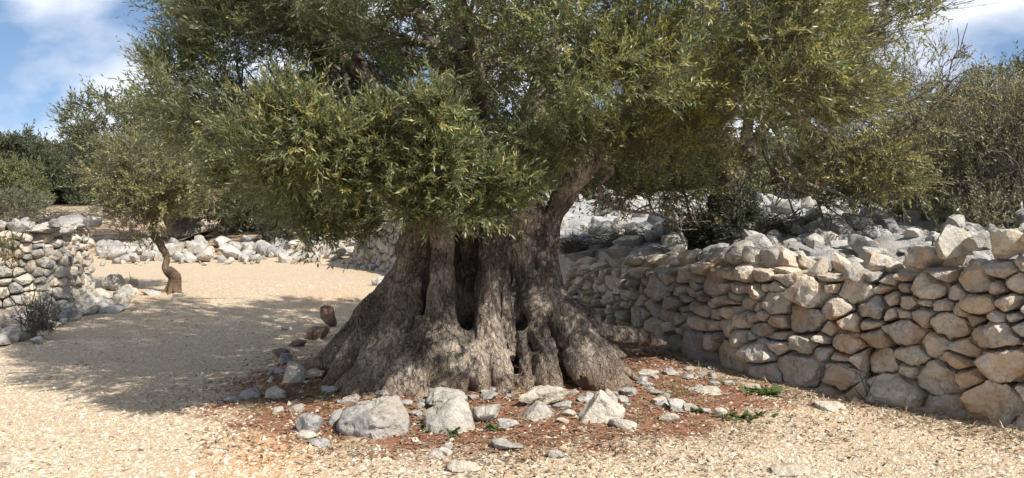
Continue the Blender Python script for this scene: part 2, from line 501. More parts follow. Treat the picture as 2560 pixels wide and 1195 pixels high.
def PG(px, py):
    """point of the ground seen at a photo pixel"""
    h = 0.0
    for _ in range(12):
        Y = F * (CH - h) / (py - HZ); X = (px - CX) * Y / F
        h = 0.5 * h + 0.5 * hgt(X, Y)
    return np.array([X, Y, h])

# ------------------------------------------------------------------ rocks
def ico(level):
    bm = bmesh.new(); bmesh.ops.create_icosphere(bm, subdivisions=level, radius=1.0)
    V = np.array([v.co[:] for v in bm.verts]); T = np.array([[v.index for v in f.verts] for f in bm.faces])
    bm.free(); return norm(V), T
ICO = {k: ico(k) for k in (1, 2, 3, 4, 5)}

def plane_solid(level, N, D, p=12.0):
    dirs, T = ICO[level]
    m = np.maximum(dirs @ N.T, 0) / D[None]
    r = (m ** p).sum(1) ** (-1.0 / p)
    return dirs * r[:, None], T

def rock_shape(rng, level=3, planes=13, p=13.0, size=(1, 1, 1), nz=0.06, flat_top=False):
    N = norm(rng.normal(size=(planes, 3)))
    D = rng.uniform(0.5, 0.95, planes); p = p * 2.0
    B = np.vstack([np.eye(3), -np.eye(3)]); BD = rng.uniform(0.85, 1.02, 6)
    if flat_top: N = N[np.abs(N[:, 2]) < 0.75]; D = D[:len(N)]
    V, T = plane_solid(level, np.vstack([N, B]), np.concatenate([D, BD]), p)
    o = rng.uniform(0, 50, 3)
    sz = np.array(size)
    k = 1 + nz * fbm(V * 1.7 + o, 3, 3) + nz * 0.5 * fbm(V * 5 + o, 9, 2)
    V = V * k[:, None] * sz
    return V, T

VAR = []
_r = np.random.default_rng(11)
for i in range(16):
    V, T = rock_shape(_r, 3, 12, 13, (1, 0.8, 0.72), 0.07)
    VAR.append((V, T))
SLAB = []
for i in range(8):
    V, T = rock_shape(_r, 3, 12, 14, (1, 0.75, 0.33), 0.07, True)
    SLAB.append((V, T))
_mc = {}
def var_mesh(kind, i, mat):
    k = (kind, i, mat.name)
    if k not in _mc:
        V, T = (VAR if kind == 'rock' else SLAB)[i]
        _mc[k] = mesh_np('stone', V, T, mat, True, None, 32)
    return _mc[k]

def put_stone(parent, rng, x, y, s, mat, kind='rock', sink=0.25, z=None, tilt=0.35, name='stone', sc=None):
    L = VAR if kind == 'rock' else SLAB
    i = int(rng.integers(len(L)))
    if z is None:
        z = hgt(x, y) + s * (0.72 if kind == 'rock' else 0.33) * (1 - 2 * sink)
    f = rng.uniform(0.8, 1.2, 3) if sc is None else np.array(sc)
    return obj(name, var_mesh(kind, i, mat), parent, (x, y, z), (rng.normal(0, tilt), rng.normal(0, tilt), rng.uniform(0, 6.28)), tuple(s * f))

# ------------------------------------------------------------------ dry stone walls
class Line:
    def __init__(s, P, up=None):
        s.P = np.asarray(P, float); d = np.linalg.norm(np.diff(s.P, axis=0), axis=1)
        s.u = np.concatenate([[0], np.cumsum(d)]); s.L = s.u[-1]
    def at(s, u):
        return np.array([np.interp(u, s.u, s.P[:, 0]), np.interp(u, s.u, s.P[:, 1])])
    def tan(s, u):
        e = 0.25; d = s.at(min(u + e, s.L)) - s.at(max(u - e, 0)); return d / np.linalg.norm(d)

def build_wall(root, line, H, base, size, rng, mat, hero=(), face=1.0, level=3, aspect=1.4, batter=0.06, thick=0.45, depth=(0.10, 0.17), u0=0.0, u1=None, core=True, gap=0.004, fill=None, chamfer=1):
    """fitted stones: each is a cell of a power diagram on the wall face, cut by the planes it shares with its neighbours.
    H(u): height, base(u): ground, size(u, v): target stone width, face=+1: face on the left of the line's direction"""
    u1 = line.L if u1 is None else u1
    pts = [(h[0], h[1], h[2]) for h in hero]
    rad = [h[2] for h in hero]
    tries = 0; fails = 0
    while fails < 900 and tries < 30000:
        tries += 1
        u = rng.uniform(u0, u1); h = H(u); v = rng.uniform(0.02, h - 0.02)
        s = size(u, v / h) * rng.choice([0.55, 0.75, 0.9, 1.05, 1.3], p=[.2, .2, .25, .2, .15])
        A = np.array(pts) if pts else np.zeros((0, 3))
        if len(A):
            dd = np.hypot(A[:, 0] - u, (A[:, 1] - v) * aspect)
            if (dd < 0.5 * (A[:, 2] + s)).any():
                fails += 1; continue
        fails = 0; pts.append((u, v, s))
    A = np.array(pts)
    for i, (u, v, s) in enumerate(A):
        h = H(u)
        du, dv = A[:, 0] - u, (A[:, 1] - v) * aspect
        dd = np.hypot(du, dv); nb = np.where((dd > 1e-6) & (dd < 0.95))[0]
        N, D = [], []
        for j in nb:
            e = np.array([du[j], dv[j]]) / dd[j]
            dist = max(0.22 * dd[j], dd[j] / 2 + ((s / 2) ** 2 - (A[j, 2] / 2) ** 2) / (2 * dd[j]))
            n = np.array([e[0], e[1] * aspect]); ln = np.linalg.norm(n)
            jt = rng.normal(0, 0.05)
            N.append([n[0] / ln, n[1] / ln, 0.05 + jt]); D.append(max(0.03, dist / ln - gap * rng.uniform(0.3, 1.8)))
        N += [[0, -1, 0.1], [rng.normal(0, 0.12), 1, 0.15]]; D += [v + 0.05, max(0.035, h - v + rng.normal(0, 0.02))]
        N += [[1, 0, 0.08], [-1, 0, 0.08]]; D += [min(0.4, max(0.05, u1 - u + 0.06)), min(0.4, max(0.05, u - u0 + 0.06))]
        dep = rng.uniform(*depth)
        N += [[rng.normal(0, 0.30), rng.normal(0.06, 0.30), 1], [0, 0, -1]]; D += [dep, 0.2]
        for q in range(chamfer):
            a = rng.uniform(0, 6.28); N.append([math.cos(a) * 0.75, math.sin(a) * 0.75, 0.8]); D.append(dep * rng.uniform(0.85, 1.15) + 0.28 * s * 0.62)
        N = norm(np.array(N)); D = np.array(D)
        V, T = plane_solid(level, N, D, 70.0)
        cn = norm(rng.normal(size=(12, 3)) + np.array([0, 0, 0.7])); sup = (V @ cn.T).max(0)
        for nn_, sp_ in zip(cn, sup * rng.uniform(0.80, 0.99, 12)):            # broken faces
            V = V - np.maximum(V @ nn_ - sp_, 0)[:, None] * nn_
        o = rng.uniform(0, 60, 3)
        V = V + norm(V) * (0.016 * fbm(V * 8 + o, 5, 3) + 0.012 * fbm(V * 24 + o, 8, 2))[:, None] * min(1.4, s / 0.2)
        keepf = (V[T][:, :, 2] > -0.05).any(1); T = T[keepf]           # the buried back of the stone is not needed
        used = np.unique(T); remap = np.zeros(len(V), int); remap[used] = np.arange(len(used)); V, T = V[used], remap[T]
        t = line.tan(u); nrm = np.array([-t[1], t[0]]) * face
        p = line.at(u) - nrm * (0.10 + batter * v)
        o3 = np.array([p[0], p[1], base(u) + v])
        R = np.stack([np.array([t[0], t[1], 0]), np.array([0, 0, 1]), np.array([nrm[0], nrm[1], 0])], 0)
        obj('stone', mesh_np('stone', V @ R, T, mat(u, v / h, rng) if callable(mat) else mat, True, None, 24), root, o3)
    if core:
        us = np.linspace(u0, u1, max(4, int((u1 - u0) / 0.15)))
        ac = Acc(); V = []
        for u in us:
            t = line.tan(u); nrm = np.array([-t[1], t[0]]) * face; p = line.at(u); b = base(u); h = H(u) - 0.06
            for w, z in ((0.17, -0.2), (0.17, h), (thick, h), (thick, -0.2)):
                q = p - nrm * (w + batter * max(z, 0)); V.append((q[0], q[1], b + z))
        n = len(us); Q = []
        for i in range(n - 1):
            for k in range(4):
                Q.append((i * 4 + k, i * 4 + (k + 1) % 4, i * 4 + 4 + (k + 1) % 4, i * 4 + 4 + k))
        Q += [(0, 1, 2, 3), ((n - 1) * 4 + 3, (n - 1) * 4 + 2, (n - 1) * 4 + 1, (n - 1) * 4)]
        ac.add(np.array(V), None, np.array(Q))
        obj('wall_fill', ac.mesh('wall_fill', fill or M_CORE), root)

# right wall ----------------------------------------------------------------
rngw = np.random.default_rng(5)
wline = Line(WALL[1:10])
wt = np.array(WTOP[1:10])
Hr = lambda u: float(np.interp(u, wline.u, wt))
def base_r(u):
    p = wline.at(u); t = wline.tan(u); return hgt(p[0] - t[1] * 0.25, p[1] + t[0] * 0.25) - 0.02
def size_r(u, f):
    far = np.interp(u, [0, 3.5, 6.5], [1.0, 0.95, 1.0])
    return far * float(np.interp(f, [0, 0.16, 0.3, 0.7, 1.0], [0.29, 0.225, 0.18, 0.165, 0.18]))
def wall_uv(px, py):
    best = None
    for u in np.linspace(0, wline.L, 400):
        p = wline.at(u); x = CX + F * p[0] / p[1]
        if best is None or abs(x - px) < best[0]: best = (abs(x - px), u, p[1])
    z = CH - (py - HZ) * best[2] / F
    return best[1], z - base_r(best[1]), best[2] / F
hero = []
for px, py, w in [(2003, 925, 135), (2095, 940, 105), (2235, 985, 120), (2340, 950, 110), (2480, 1010, 190), (2110, 860, 85), (2170, 770, 85), (2250, 830, 90),
                  (2085, 770, 78), (2015, 735, 105), (2130, 735, 95), (2360, 815, 100), (2480, 845, 130), (2510, 905, 150), (2425, 710, 90), (2300, 720, 85),
                  (1820, 890, 95), (1745, 860, 95), (1640, 820, 75), (1590, 790, 80), (2330, 660, 110), (2440, 760, 90), (2000, 800, 110), (1930, 760, 80), (1770, 710, 70), (1640, 720, 70), (2420, 955, 70), (2200, 905, 80)]:
    u, v, k = wall_uv(px, py); t = wline.tan(u); p = wline.at(u)
    view = norm(np.array([p[0], p[1]])); fs = abs(t[0] * view[1] - t[1] * view[0])
    if 0.03 < v < Hr(u): hero.append((u, max(v, 0.1), min(0.38, 0.8 * w * k / max(fs, 0.5))))
wall_r = empty('dry_stone_wall', 'warm brown dry stone wall curving back behind the old olive trunk', 'stone wall', (2.4, 7.3, 0))
bpy.context.view_layer.update()
wroot = wall_r
def unparent_loc(o, root):
    o.matrix_parent_inverse = root.matrix_world.inverted()
wall_r.location = (0, 0, 0)
build_wall(wall_r, wline, Hr, base_r, size_r, rngw, M_WARM, hero, face=1.0, level=4, depth=(0.08, 0.21), gap=0.006, chamfer=2)
# cap stones on the right wall
u = 2.35
while u < wline.L:
    s = rngw.uniform(0.10, 0.19); p = wline.at(u); t = wline.tan(u); nrm = np.array([-t[1], t[0]])
    q = p - nrm * (0.22 + rngw.uniform(-0.06, 0.12))
    put_stone(wall_r, rngw, q[0], q[1], s, M_PALE if rngw.uniform() < 0.6 else M_WARM, 'rock', z=base_r(u) + Hr(u) + s * 0.35, tilt=0.4)
    if rngw.uniform() < 0.8:
        q2 = p - nrm * (0.48 + rngw.uniform(-0.05, 0.1)); s2 = rngw.uniform(0.09, 0.17)
        put_stone(wall_r, rngw, q2[0], q2[1], s2, M_FIELD, 'rock', z=base_r(u) + Hr(u) + s2 * 0.2, tilt=0.4)
    u += s * 1.35
# the large cap blocks at the near end
for px, py, Y, w, hpx, mt in [(2375, 605, 6.55, 85, 75, M_PALE), (2440, 608, 6.4, 80, 62, M_FIELD), (2525, 612, 6.2, 130, 75, M_PALE), (2320, 640, 6.75, 120, 80, M_WARM), (2150, 682, 7.05, 78, 62, M_PALE), (1935, 640, 7.65, 70, 68, M_PALE), (1985, 685, 7.5, 90, 40, M_PALE), (2600, 600, 6.0, 110, 80, M_PALE)]:
    V, T = rock_shape(rngw, 4, 11, 15, (w * Y / F / 2 * 1.08, w * Y / F / 2 * 0.85, hpx * Y / F / 2 * 1.08), 0.05)
    obj('stone', mesh_np('stone', V, T, mt, True, None, 32), wall_r, PW(px, py, Y), (0, rngw.normal(0, 0.15), rngw.normal(0, 0.3)))

# end of the same wall emerging on the far side of the trunk ------------------
fl = Line([(-0.6, 14.4), (-1.5, 16.0), (-2.35, 17.3), (-2.75, 17.9), (-3.3, 18.6), (-3.5, 20.2)])
wall_f = empty('dry_stone_wall', 'short end of grey dry stone wall just left of the old trunk', 'stone wall')
base_f = lambda u: hgt(fl.at(u)[0] - 0.3, fl.at(u)[1] - 0.2) - 0.02
build_wall(wall_f, fl, lambda u: 1.12 + 0.03 * math.sin(5 * u), base_f, lambda u, f: 0.2, rngw, M_FIELD, face=1.0, level=2, aspect=1.0, u0=0.8)
for u in np.arange(0.8, fl.L, 0.26):
    p = fl.at(u); t = fl.tan(u)
    put_stone(wall_f, rngw, p[0] + t[1] * 0.2, p[1] - t[0] * 0.2, rngw.uniform(0.14, 0.2), M_STONE, 'slab', z=base_f(u) + 1.2, tilt=0.15)

# left wall -----------------------------------------------------------------
rngl = np.random.default_rng(15)
ll = Line([(-8.6, 10.55), (-6.35, 11.0), (-5.95, 11.2), (-5.76, 11.55), (-5.95, 12.3), (-6.35, 13.5)])
wall_l = empty('dry_stone_wall', 'pale grey dry stone wall with flat slab capping beside the gravel path', 'stone wall')
Hl = lambda u: 1.10
base_l = lambda u: -0.02
build_wall(wall_l, ll, Hl, base_l, lambda u, f: float(np.interp(f, [0, 0.3, 0.6, 1], [0.23, 0.175, 0.145, 0.125])), rngl, lambda u, f, r: M_STONE if r.uniform() < 0.4 else M_PALE, face=-1.0, level=3, aspect=1.15, u0=1.2, depth=(0.06, 0.16), batter=0.08, gap=0.003, fill=M_CORE_PALE, chamfer=0)
u = 1.3
while u < ll.L:
    s = rngl.uniform(0.16, 0.27); p = ll.at(u); t = ll.tan(u); nrm = -np.array([-t[1], t[0]])
    q = p - nrm * 0.2
    V, T = rock_shape(rngl, 3, 10, 14, (s, 0.26, rngl.uniform(0.06, 0.11)), 0.10)
    obj('cap_stone', mesh_np('cap_stone', V, T, M_STONE, True, None, 32), wall_l, (q[0], q[1], 1.12 + rngl.uniform(0, 0.03)), (rngl.normal(0, 0.08), rngl.normal(0, 0.1), math.atan2(t[1], t[0]) + rngl.normal(0, 0.2)))
    u += s * 1.5
for px, py, w in [(40, 555, 26), (62, 551, 24), (140, 556, 40), (225, 553, 36), (240, 560, 34)]:
    P = PW(px, py, 11.3); put_stone(wall_l, rngl, P[0], P[1], w * 11.3 / F / 2, M_STONE, 'rock', z=P[2], tilt=0.3)

# ------------------------------------------------------------------ loose stone fields and heaps
rngs = np.random.default_rng(33)
# boulder row on the far side of the path
berm = empty('boulder_row', 'row of pale limestone boulders along the far edge of the path', 'boulder row')
for px, py, w, h in [(320, 640, 80, 42), (365, 648, 42, 30), (515, 652, 56, 38), (580, 640, 62, 44), (655, 622, 52, 44), (700, 605, 46, 34), (690, 632, 48, 38), (735, 620, 50, 40), (790, 625, 54, 38),
                     (640, 655, 40, 28), (840, 640, 56, 36), (610, 655, 34, 22), (470, 655, 46, 22), (270, 635, 44, 26), (880, 630, 50, 36), (760, 650, 46, 30), (440, 628, 56, 36), (560, 615, 44, 32), (905, 655, 44, 34), (820, 600, 44, 30)]:
    Y = np.interp(py, [600, 655], [22.3, 20.2]); s = w * Y / F / 2
    X = (px - CX) * Y / F
    V, T = rock_shape(rngs, 3, 11, 14, (s * 1.05, s * 0.8, h * Y / F / 2 * 0.95), 0.05)
    z = hgt(X, Y)
    obj('boulder', mesh_np('boulder', V, T, M_STONE, True, None, 32), berm, (X, Y, z + h * Y / F / 2 * 0.75), (rngs.normal(0, 0.15), rngs.normal(0, 0.2), rngs.uniform(-0.5, 0.5)))
for i in range(165):
    px = rngs.uniform(245, 960); f = rngs.uniform()
    Y = 19.3 + 3.2 * f ** 0.8; s = rngs.uniform(0.07, 0.26) * (0.65 + 0.6 * f)
    X = (px - CX) * Y / F
    if Y < 19.9: s *= 0.5
    put_stone(berm, rngs, X, Y, s, M_STONE, 'rock', 0.2, name='boulder')
# rubble field on the terrace behind the right wall
field = empty('limestone_rubble', 'field of grey limestone rubble on the terrace behind the right wall', 'rubble')
cnt = 0
while cnt < 285:
    if cnt < 170:
        px = rngs.uniform(1385, 2600); Y = rngs.uniform(7.5, 14.5)
    else:
        px = rngs.uniform(1385, 2450); Y = rngs.uniform(13, 24)
    X = (px - CX) * Y / F
    sd = float(poly_sd(np.array([X]), np.array([Y]), WALL)[0])
    if sd < 0.55: continue
    s = rngs.uniform(0.07, 0.22) * (1 + 0.03 * (Y - 8)) * (1.5 if rngs.uniform() < 0.14 else 1)
    if px > 2250 and Y < 10: s = min(s, 0.1)
    put_stone(field, rngs, X, Y, s, M_FIELD, 'rock' if rngs.uniform() < 0.62 else 'slab', 0.28, tilt=0.3, name='rock')
    cnt += 1
# larger blocks one can pick out there
for px, py, Y, w, h in [(1690, 608, 10.2, 62, 46), (1565, 630, 10.4, 100, 36), (1790, 628, 9.3, 66, 32), (1500, 560, 14.0, 60, 36), (1600, 640, 9.9, 90, 30), (1900, 612, 9.4, 80, 50), (2275, 548, 11.5, 48, 40), (2225, 556, 11.3, 26, 30), (2085, 600, 10.0, 130, 26), (1460, 640, 11.6, 70, 28), (2180, 590, 10.8, 120, 24), (2300, 590, 10.2, 120, 20)]:
    P = PW(px, py, Y)
    V, T = rock_shape(rngs, 4, 11, 14, (w * Y / F / 2 * 1.1, w * Y / F / 2 * 0.8, h * Y / F / 2 * 1.3), 0.06)
    obj('rock', mesh_np('rock', V, T, M_FIELD, True, None, 32), field, (P[0], P[1], P[2] - 0.02), (rngs.normal(0, 0.1), rngs.normal(0, 0.15), rngs.uniform(-0.5, 0.5)))
# collapsed wall on the far right slope
heap = empty('far_stone_heap', 'distant grey stone heap seen between the bushes on the right slope', 'stone heap')
for i in range(110):
    X = rngs.uniform(9.6, 12.6); f = rngs.uniform(); Y = 24 + 1.6 * f
    put_stone(heap, rngs, X, Y, rngs.uniform(0.09, 0.2), M_FIELD, 'rock', z=1.55 + 1.25 * f + rngs.uniform(-0.05, 0.05), name='stone')
# rubble bank under the left wall
bank = empty('rubble_bank', 'bank of broken pale stones along the foot of the left wall', 'rubble')
for i in range(130):
    px = rngs.uniform(-60, 330); f = rngs.uniform()
    yb = np.interp(px, [-60, 0, 100, 200, 300, 330], [885, 868, 832, 795, 765, 735])
    py = yb - (yb - 735) * 0.5 * f ** 1.5
    Y = F * CH / (py - HZ); X = (px - CX) * Y / F
    s = rngs.uniform(0.035, 0.13) * (1.0 + 0.5 * f)
    put_stone(bank, rngs, X, Y, s, M_STONE if rngs.uniform() < 0.7 else M_PALE, 'rock' if rngs.uniform() < 0.6 else 'slab', 0.22, name='stone')
for px, py, w, h in [(40, 855, 60, 46), (110, 825, 50, 34), (150, 790, 60, 40), (20, 800, 60, 60), (205, 772, 60, 46), (85, 862, 36, 26), (330, 715, 26, 20), (300, 735, 26, 18)]:
    Y = F * CH / (py - HZ); s = w * Y / F / 2
    V, T = rock_shape(rngs, 3, 11, 14, (s, s * 0.8, h * Y / F / 2), 0.06)
    obj('stone', mesh_np('stone', V, T, M_STONE, True, None, 32), bank, ((px - CX) * Y / F, Y + s * 0.6, h * Y / F / 2 * 0.75), (0, rngs.normal(0, 0.2), rngs.uniform(-0.5, 0.5)))

# ------------------------------------------------------------------ loose rocks, each a thing of its own: (px, py of the foot, width, height, shape, material, name, label)
ROCKS = [
 (930, 1098, 176, 116, 'peak', M_STONE, 'limestone_boulder', 'largest grey limestone boulder in front of the trunk, ridged with a peaked top'),
 (1108, 1030, 150, 66, 'round', M_FIELD, 'limestone_boulder', 'rounded blue grey boulder tucked against the foot of the trunk'),
 (1122, 1082, 120, 92, 'peak', M_STONE, 'limestone_rock', 'jagged pitted rock in front of the rounded boulder at the trunk foot'),
 (1215, 1058, 90, 60, 'block', M_STONE, 'limestone_rock', 'angular grey rock right of the jagged pitted rock'),
 (1268, 1068, 70, 30, 'slab', M_STONE, 'limestone_slab', 'low flat stone between the jagged rocks and the long leaning slab'),
 (762, 1084, 92, 66, 'block', M_STONE, 'limestone_block', 'blocky grey stone with flat front left of the largest boulder'),
 (840, 1062, 40, 44, 'block', M_STONE, 'limestone_rock', 'small pale rock leaning on the left flank of the largest boulder'),
 (800, 1118, 76, 20, 'slab', M_STONE, 'limestone_slab', 'flat grey slab lying in gravel below the blocky stone'),
 (760, 1100, 60, 14, 'slab', M_PALE, 'limestone_slab', 'thin pale slab half buried beside a moss tuft'),
 (1352, 1020, 145, 60, 'long', M_PALE, 'limestone_slab', 'long pale slab leaning against the trunk foot behind a dry twig'),
 (1345, 1050, 62, 46, 'peak', M_STONE, 'limestone_rock', 'pointed grey rock under the dry twig in front of the long slab'),
 (1422, 1040, 44, 24, 'slab', M_STONE, 'limestone_slab', 'small flat grey stone right of the pointed rock'),
 (1405, 1058, 34, 22, 'block', M_PALE, 'limestone_rock', 'small pale stone in front of the flat grey stone'),
 (1505, 1058, 112, 82, 'tri', M_PALE, 'limestone_rock', 'pale triangular rock standing on red soil right of the trunk foot'),
 (1520, 1010, 46, 40, 'tri', M_STONE, 'limestone_rock', 'thin grey splinter behind the pale triangular rock'),
 (1558, 1072, 72, 34, 'long', M_STONE, 'limestone_rock', 'elongated grey stone on red soil, rusty at its right end'),
 (1668, 1056, 56, 28, 'long', M_PALE, 'limestone_rock', 'pale oblong stone at the gravel edge below the stone cluster'),
 (1690, 1028, 60, 50, 'round', M_STONE, 'limestone_rock', 'grey knobbly rock topping the small cluster near the right wall'),
 (1650, 1012, 46, 30, 'block', M_WARM, 'limestone_rock', 'brown tinted stone behind the knobbly rock of the cluster'),
 (1728, 1030, 40, 26, 'block', M_PALE, 'limestone_rock', 'pale stone with a weed sprouting beside it'),
 (1765, 1036, 26, 20, 'round', M_PALE, 'limestone_rock', 'small white stone between the weed and the round pale rock'),
 (1802, 1046, 42, 34, 'round', M_PALE, 'limestone_rock', 'round pale rock left of the low green weed patch'),
 (1775, 988, 86, 26, 'slab', M_PALE, 'limestone_slab', 'flat white bedrock slab in leaf litter near the right wall'),
 (2085, 1028, 92, 30, 'slab', M_PALE, 'limestone_slab', 'long pale slab lying in gravel before the wall\'s biggest block'),
 (1980, 1196, 110, 22, 'slab', M_PALE, 'limestone_slab', 'pale flat stone at the bottom edge of the gravel, right side'),
 (1270, 1128, 96, 38, 'slab', M_PALE, 'limestone_slab', 'whitish rough slab half buried in red soil before the trunk'),
 (1100, 1142, 58, 26, 'tri', M_PALE, 'limestone_slab', 'small triangular pale slab on red soil below the jagged rock'),
 (1165, 1182, 90, 20, 'slab', M_PALE, 'limestone_slab', 'long buried pale stone at the bottom edge of the red soil'),
 (1392, 1146, 44, 16, 'slab', M_PALE, 'limestone_slab', 'small flat pale stone on litter right of the whitish rough slab'),
 (1120, 1125, 30, 12, 'slab', M_STONE, 'limestone_slab', 'tiny grey flake above the long buried pale stone'),
 (1620, 942, 70, 30, 'slab', M_PALE, 'limestone_slab', 'pale broken slab wedged under the right root tip'),
 (1905, 948, 60, 44, 'block', M_WARM, 'limestone_rock', 'fallen stone at the wall foot behind the leafy weed'),
 (1885, 975, 46, 26, 'block', M_PALE, 'limestone_rock', 'pale stone at the wall foot left of the leafy weed'),
 (2195, 1005, 50, 40, 'tri', M_WARM, 'limestone_rock', 'small upright stone propped against the wall foot beside dry twigs'),
 (820, 818, 56, 78, 'block', M_RUST, 'rusty_boulder', 'upright rounded boulder, rusty red below, standing left of the trunk'),
 (788, 850, 66, 50, 'round', M_RUST, 'rusty_boulder', 'low brown boulder in front of the upright rusty boulder'),
 (740, 868, 50, 24, 'round', M_RUST, 'rusty_boulder', 'flat reddish stone in shade at the edge of the red soil'),
 (718, 826, 40, 20, 'slab', M_FIELD, 'limestone_rock', 'small flat grey stone on shaded gravel left of the brown boulder'),
 (700, 892, 60, 34, 'round', M_RUST, 'rusty_boulder', 'reddish stone half sunk in shaded red soil'),
 (712, 908, 36, 30, 'block', M_STONE, 'limestone_rock', 'small pale rock just behind the tilted pale rock in shade'),
 (724, 958, 66, 56, 'peak', M_STONE, 'limestone_rock', 'tilted pale rock with a rounded crest in shade left of the trunk'),
 (785, 948, 66, 34, 'round', M_STONE, 'limestone_rock', 'low pale rock between tilted rock and left root'),
 (622, 996, 56, 32, 'tri', M_FIELD, 'limestone_rock', 'bluish grey stone, leftmost at the border of gravel and red soil'),
 (684, 1000, 60, 40, 'block', M_FIELD, 'limestone_rock', 'grey stone with grass growing at its foot'),
 (825, 985, 50, 30, 'block', M_STONE, 'limestone_rock', 'pale stone beside the moss patch against the left buttress'),
 (690, 1036, 40, 24, 'block', M_STONE, 'limestone_rock', 'small grey stone at the gravel border above the blocky stone'),
 (735, 1030, 56, 24, 'slab', M_PALE, 'limestone_rock', 'low pale stone behind the blocky stone'),
 (275, 728, 62, 52, 'block', M_FIELD, 'dark_boulder', 'dark grey boulder in shadow at the end of the left wall'),
 (262, 784, 96, 38, 'slab', M_STONE, 'limestone_slab', 'large flat slab on the path edge below the left wall'),
 (375, 738, 50, 22, 'slab', M_FIELD, 'limestone_slab', 'grey slab at the foot of the thin twisted olive'),
 (440, 742, 50, 14, 'slab', M_PALE, 'limestone_slab', 'white bedrock patch under the thin twisted olive'),
 (945, 715, 50, 36, 'block', M_STONE, 'limestone_rock', 'grey rock on gravel just left of the old trunk'),
 (880, 755, 44, 18, 'slab', M_PALE, 'limestone_slab', 'low ochre stone on gravel behind the left root'),
 (1510, 870, 50, 26, 'slab', M_RUST, 'rusty_stone', 'brown flat stone in shade between roots and right wall'),
]
rngk = np.random.default_rng(77)
for px, py, w, h, sh, mt, nm, lab in ROCKS:
    P = PG(px, py); k = P[1] / F
    W, Hh = w * k, h * k * 0.88
    lv = 5 if w > 80 else 4
    if sh == 'peak':
        N = norm(np.array([[-0.72, -0.25, 0.62], [0.85, -0.3, 0.35], [0.5, -0.85, 0.3], [-0.2, 0.8, 0.5], [-0.35, -0.9, 0.35], [0.6, 0.6, 0.5], [0.25, -0.3, 0.9], [0, 0, -1], [1, 0, 0], [-1, 0, 0.1], [0, -1, 0]]) + rngk.normal(0, 0.12, (11, 3)))
        V, T = plane_solid(lv, N, np.array([0.60, 0.82, 0.62, 0.85, 0.66, 0.85, 0.86, 0.7, 0.95, 0.97, 0.95]), 40)
        dim = (W * 0.53, W * 0.42, Hh * 0.62)
    elif sh == 'tri':
        N = norm(np.array([[-0.8, -0.1, 0.62], [0.66, -0.1, 0.74], [0, -0.95, 0.28], [0, 0.9, 0.4], [0, 0, -1], [-1, 0, -0.1], [1, 0, -0.2]]) + rngk.normal(0, 0.06, (7, 3)))
        V, T = plane_solid(lv, N, np.array([0.5, 0.55, 0.6, 0.6, 0.8, 0.95, 0.95]), 22)
        dim = (W * 0.56, W * 0.36, Hh * 0.72)
    elif sh == 'block':
        V, T = rock_shape(rngk, lv, 9, 18, (1, 1, 1), 0.03); dim = (W * 0.52, W * 0.42, Hh * 0.56)
    elif sh == 'round':
        V, T = rock_shape(rngk, lv, 16, 8, (1, 1, 1), 0.07); dim = (W * 0.53, W * 0.46, Hh * 0.58)
    elif sh == 'long':
        V, T = rock_shape(rngk, lv, 11, 14, (1, 1, 1), 0.05); dim = (W * 0.53, W * 0.26, Hh * 0.56)
    else:
        V, T = rock_shape(rngk, lv, 12, 14, (1, 1, 1), 0.06, True); dim = (W * 0.53, W * 0.4, max(Hh * 0.42, 0.03))
    else_n = norm(rngk.normal(size=(26, 3))); sup = (V @ else_n.T).max(0)
    for nn_, sp_ in zip(else_n, sup * (rngk.uniform(0.90, 0.995, 26) if sh in ('peak', 'tri') else rngk.uniform(0.78, 0.98, 26))):      # chips broken off the corners
        ex = np.maximum(V @ nn_ - sp_, 0); V = V - ex[:, None] * nn_ * 0.92
    V = V * np.array(dim)
    o_ = rngk.uniform(0, 50, 3)
    g = min(1.0, W / 0.35)
    V = V + norm(V) * (g * (0.034 * fbm(V * np.array([7, 7, 3.5]) + o_, 2, 4) - (0.04 if W > 0.3 else 0.0) * np.maximum(0, fbm(V * 16 + o_, 6, 2) - 0.45)))[:, None]
    rz = rngk.normal(0, 0.15)
    dy = dim[1] * 0.75
    gz = hgt(P[0], P[1] + dy)
    ry = {'long': -0.18}.get(sh, 0) * (1 if nm == 'limestone_slab' else -0.6)
    o = obj(nm, mesh_np(nm, V, T, mt, True, None, 24), None, (P[0], P[1] + dy, gz + dim[2] * (0.52 if sh != 'slab' else 0.25)), (0, ry, rz))
    tag(o, lab, 'rock', 'loose rocks round the old olive', 'thing')

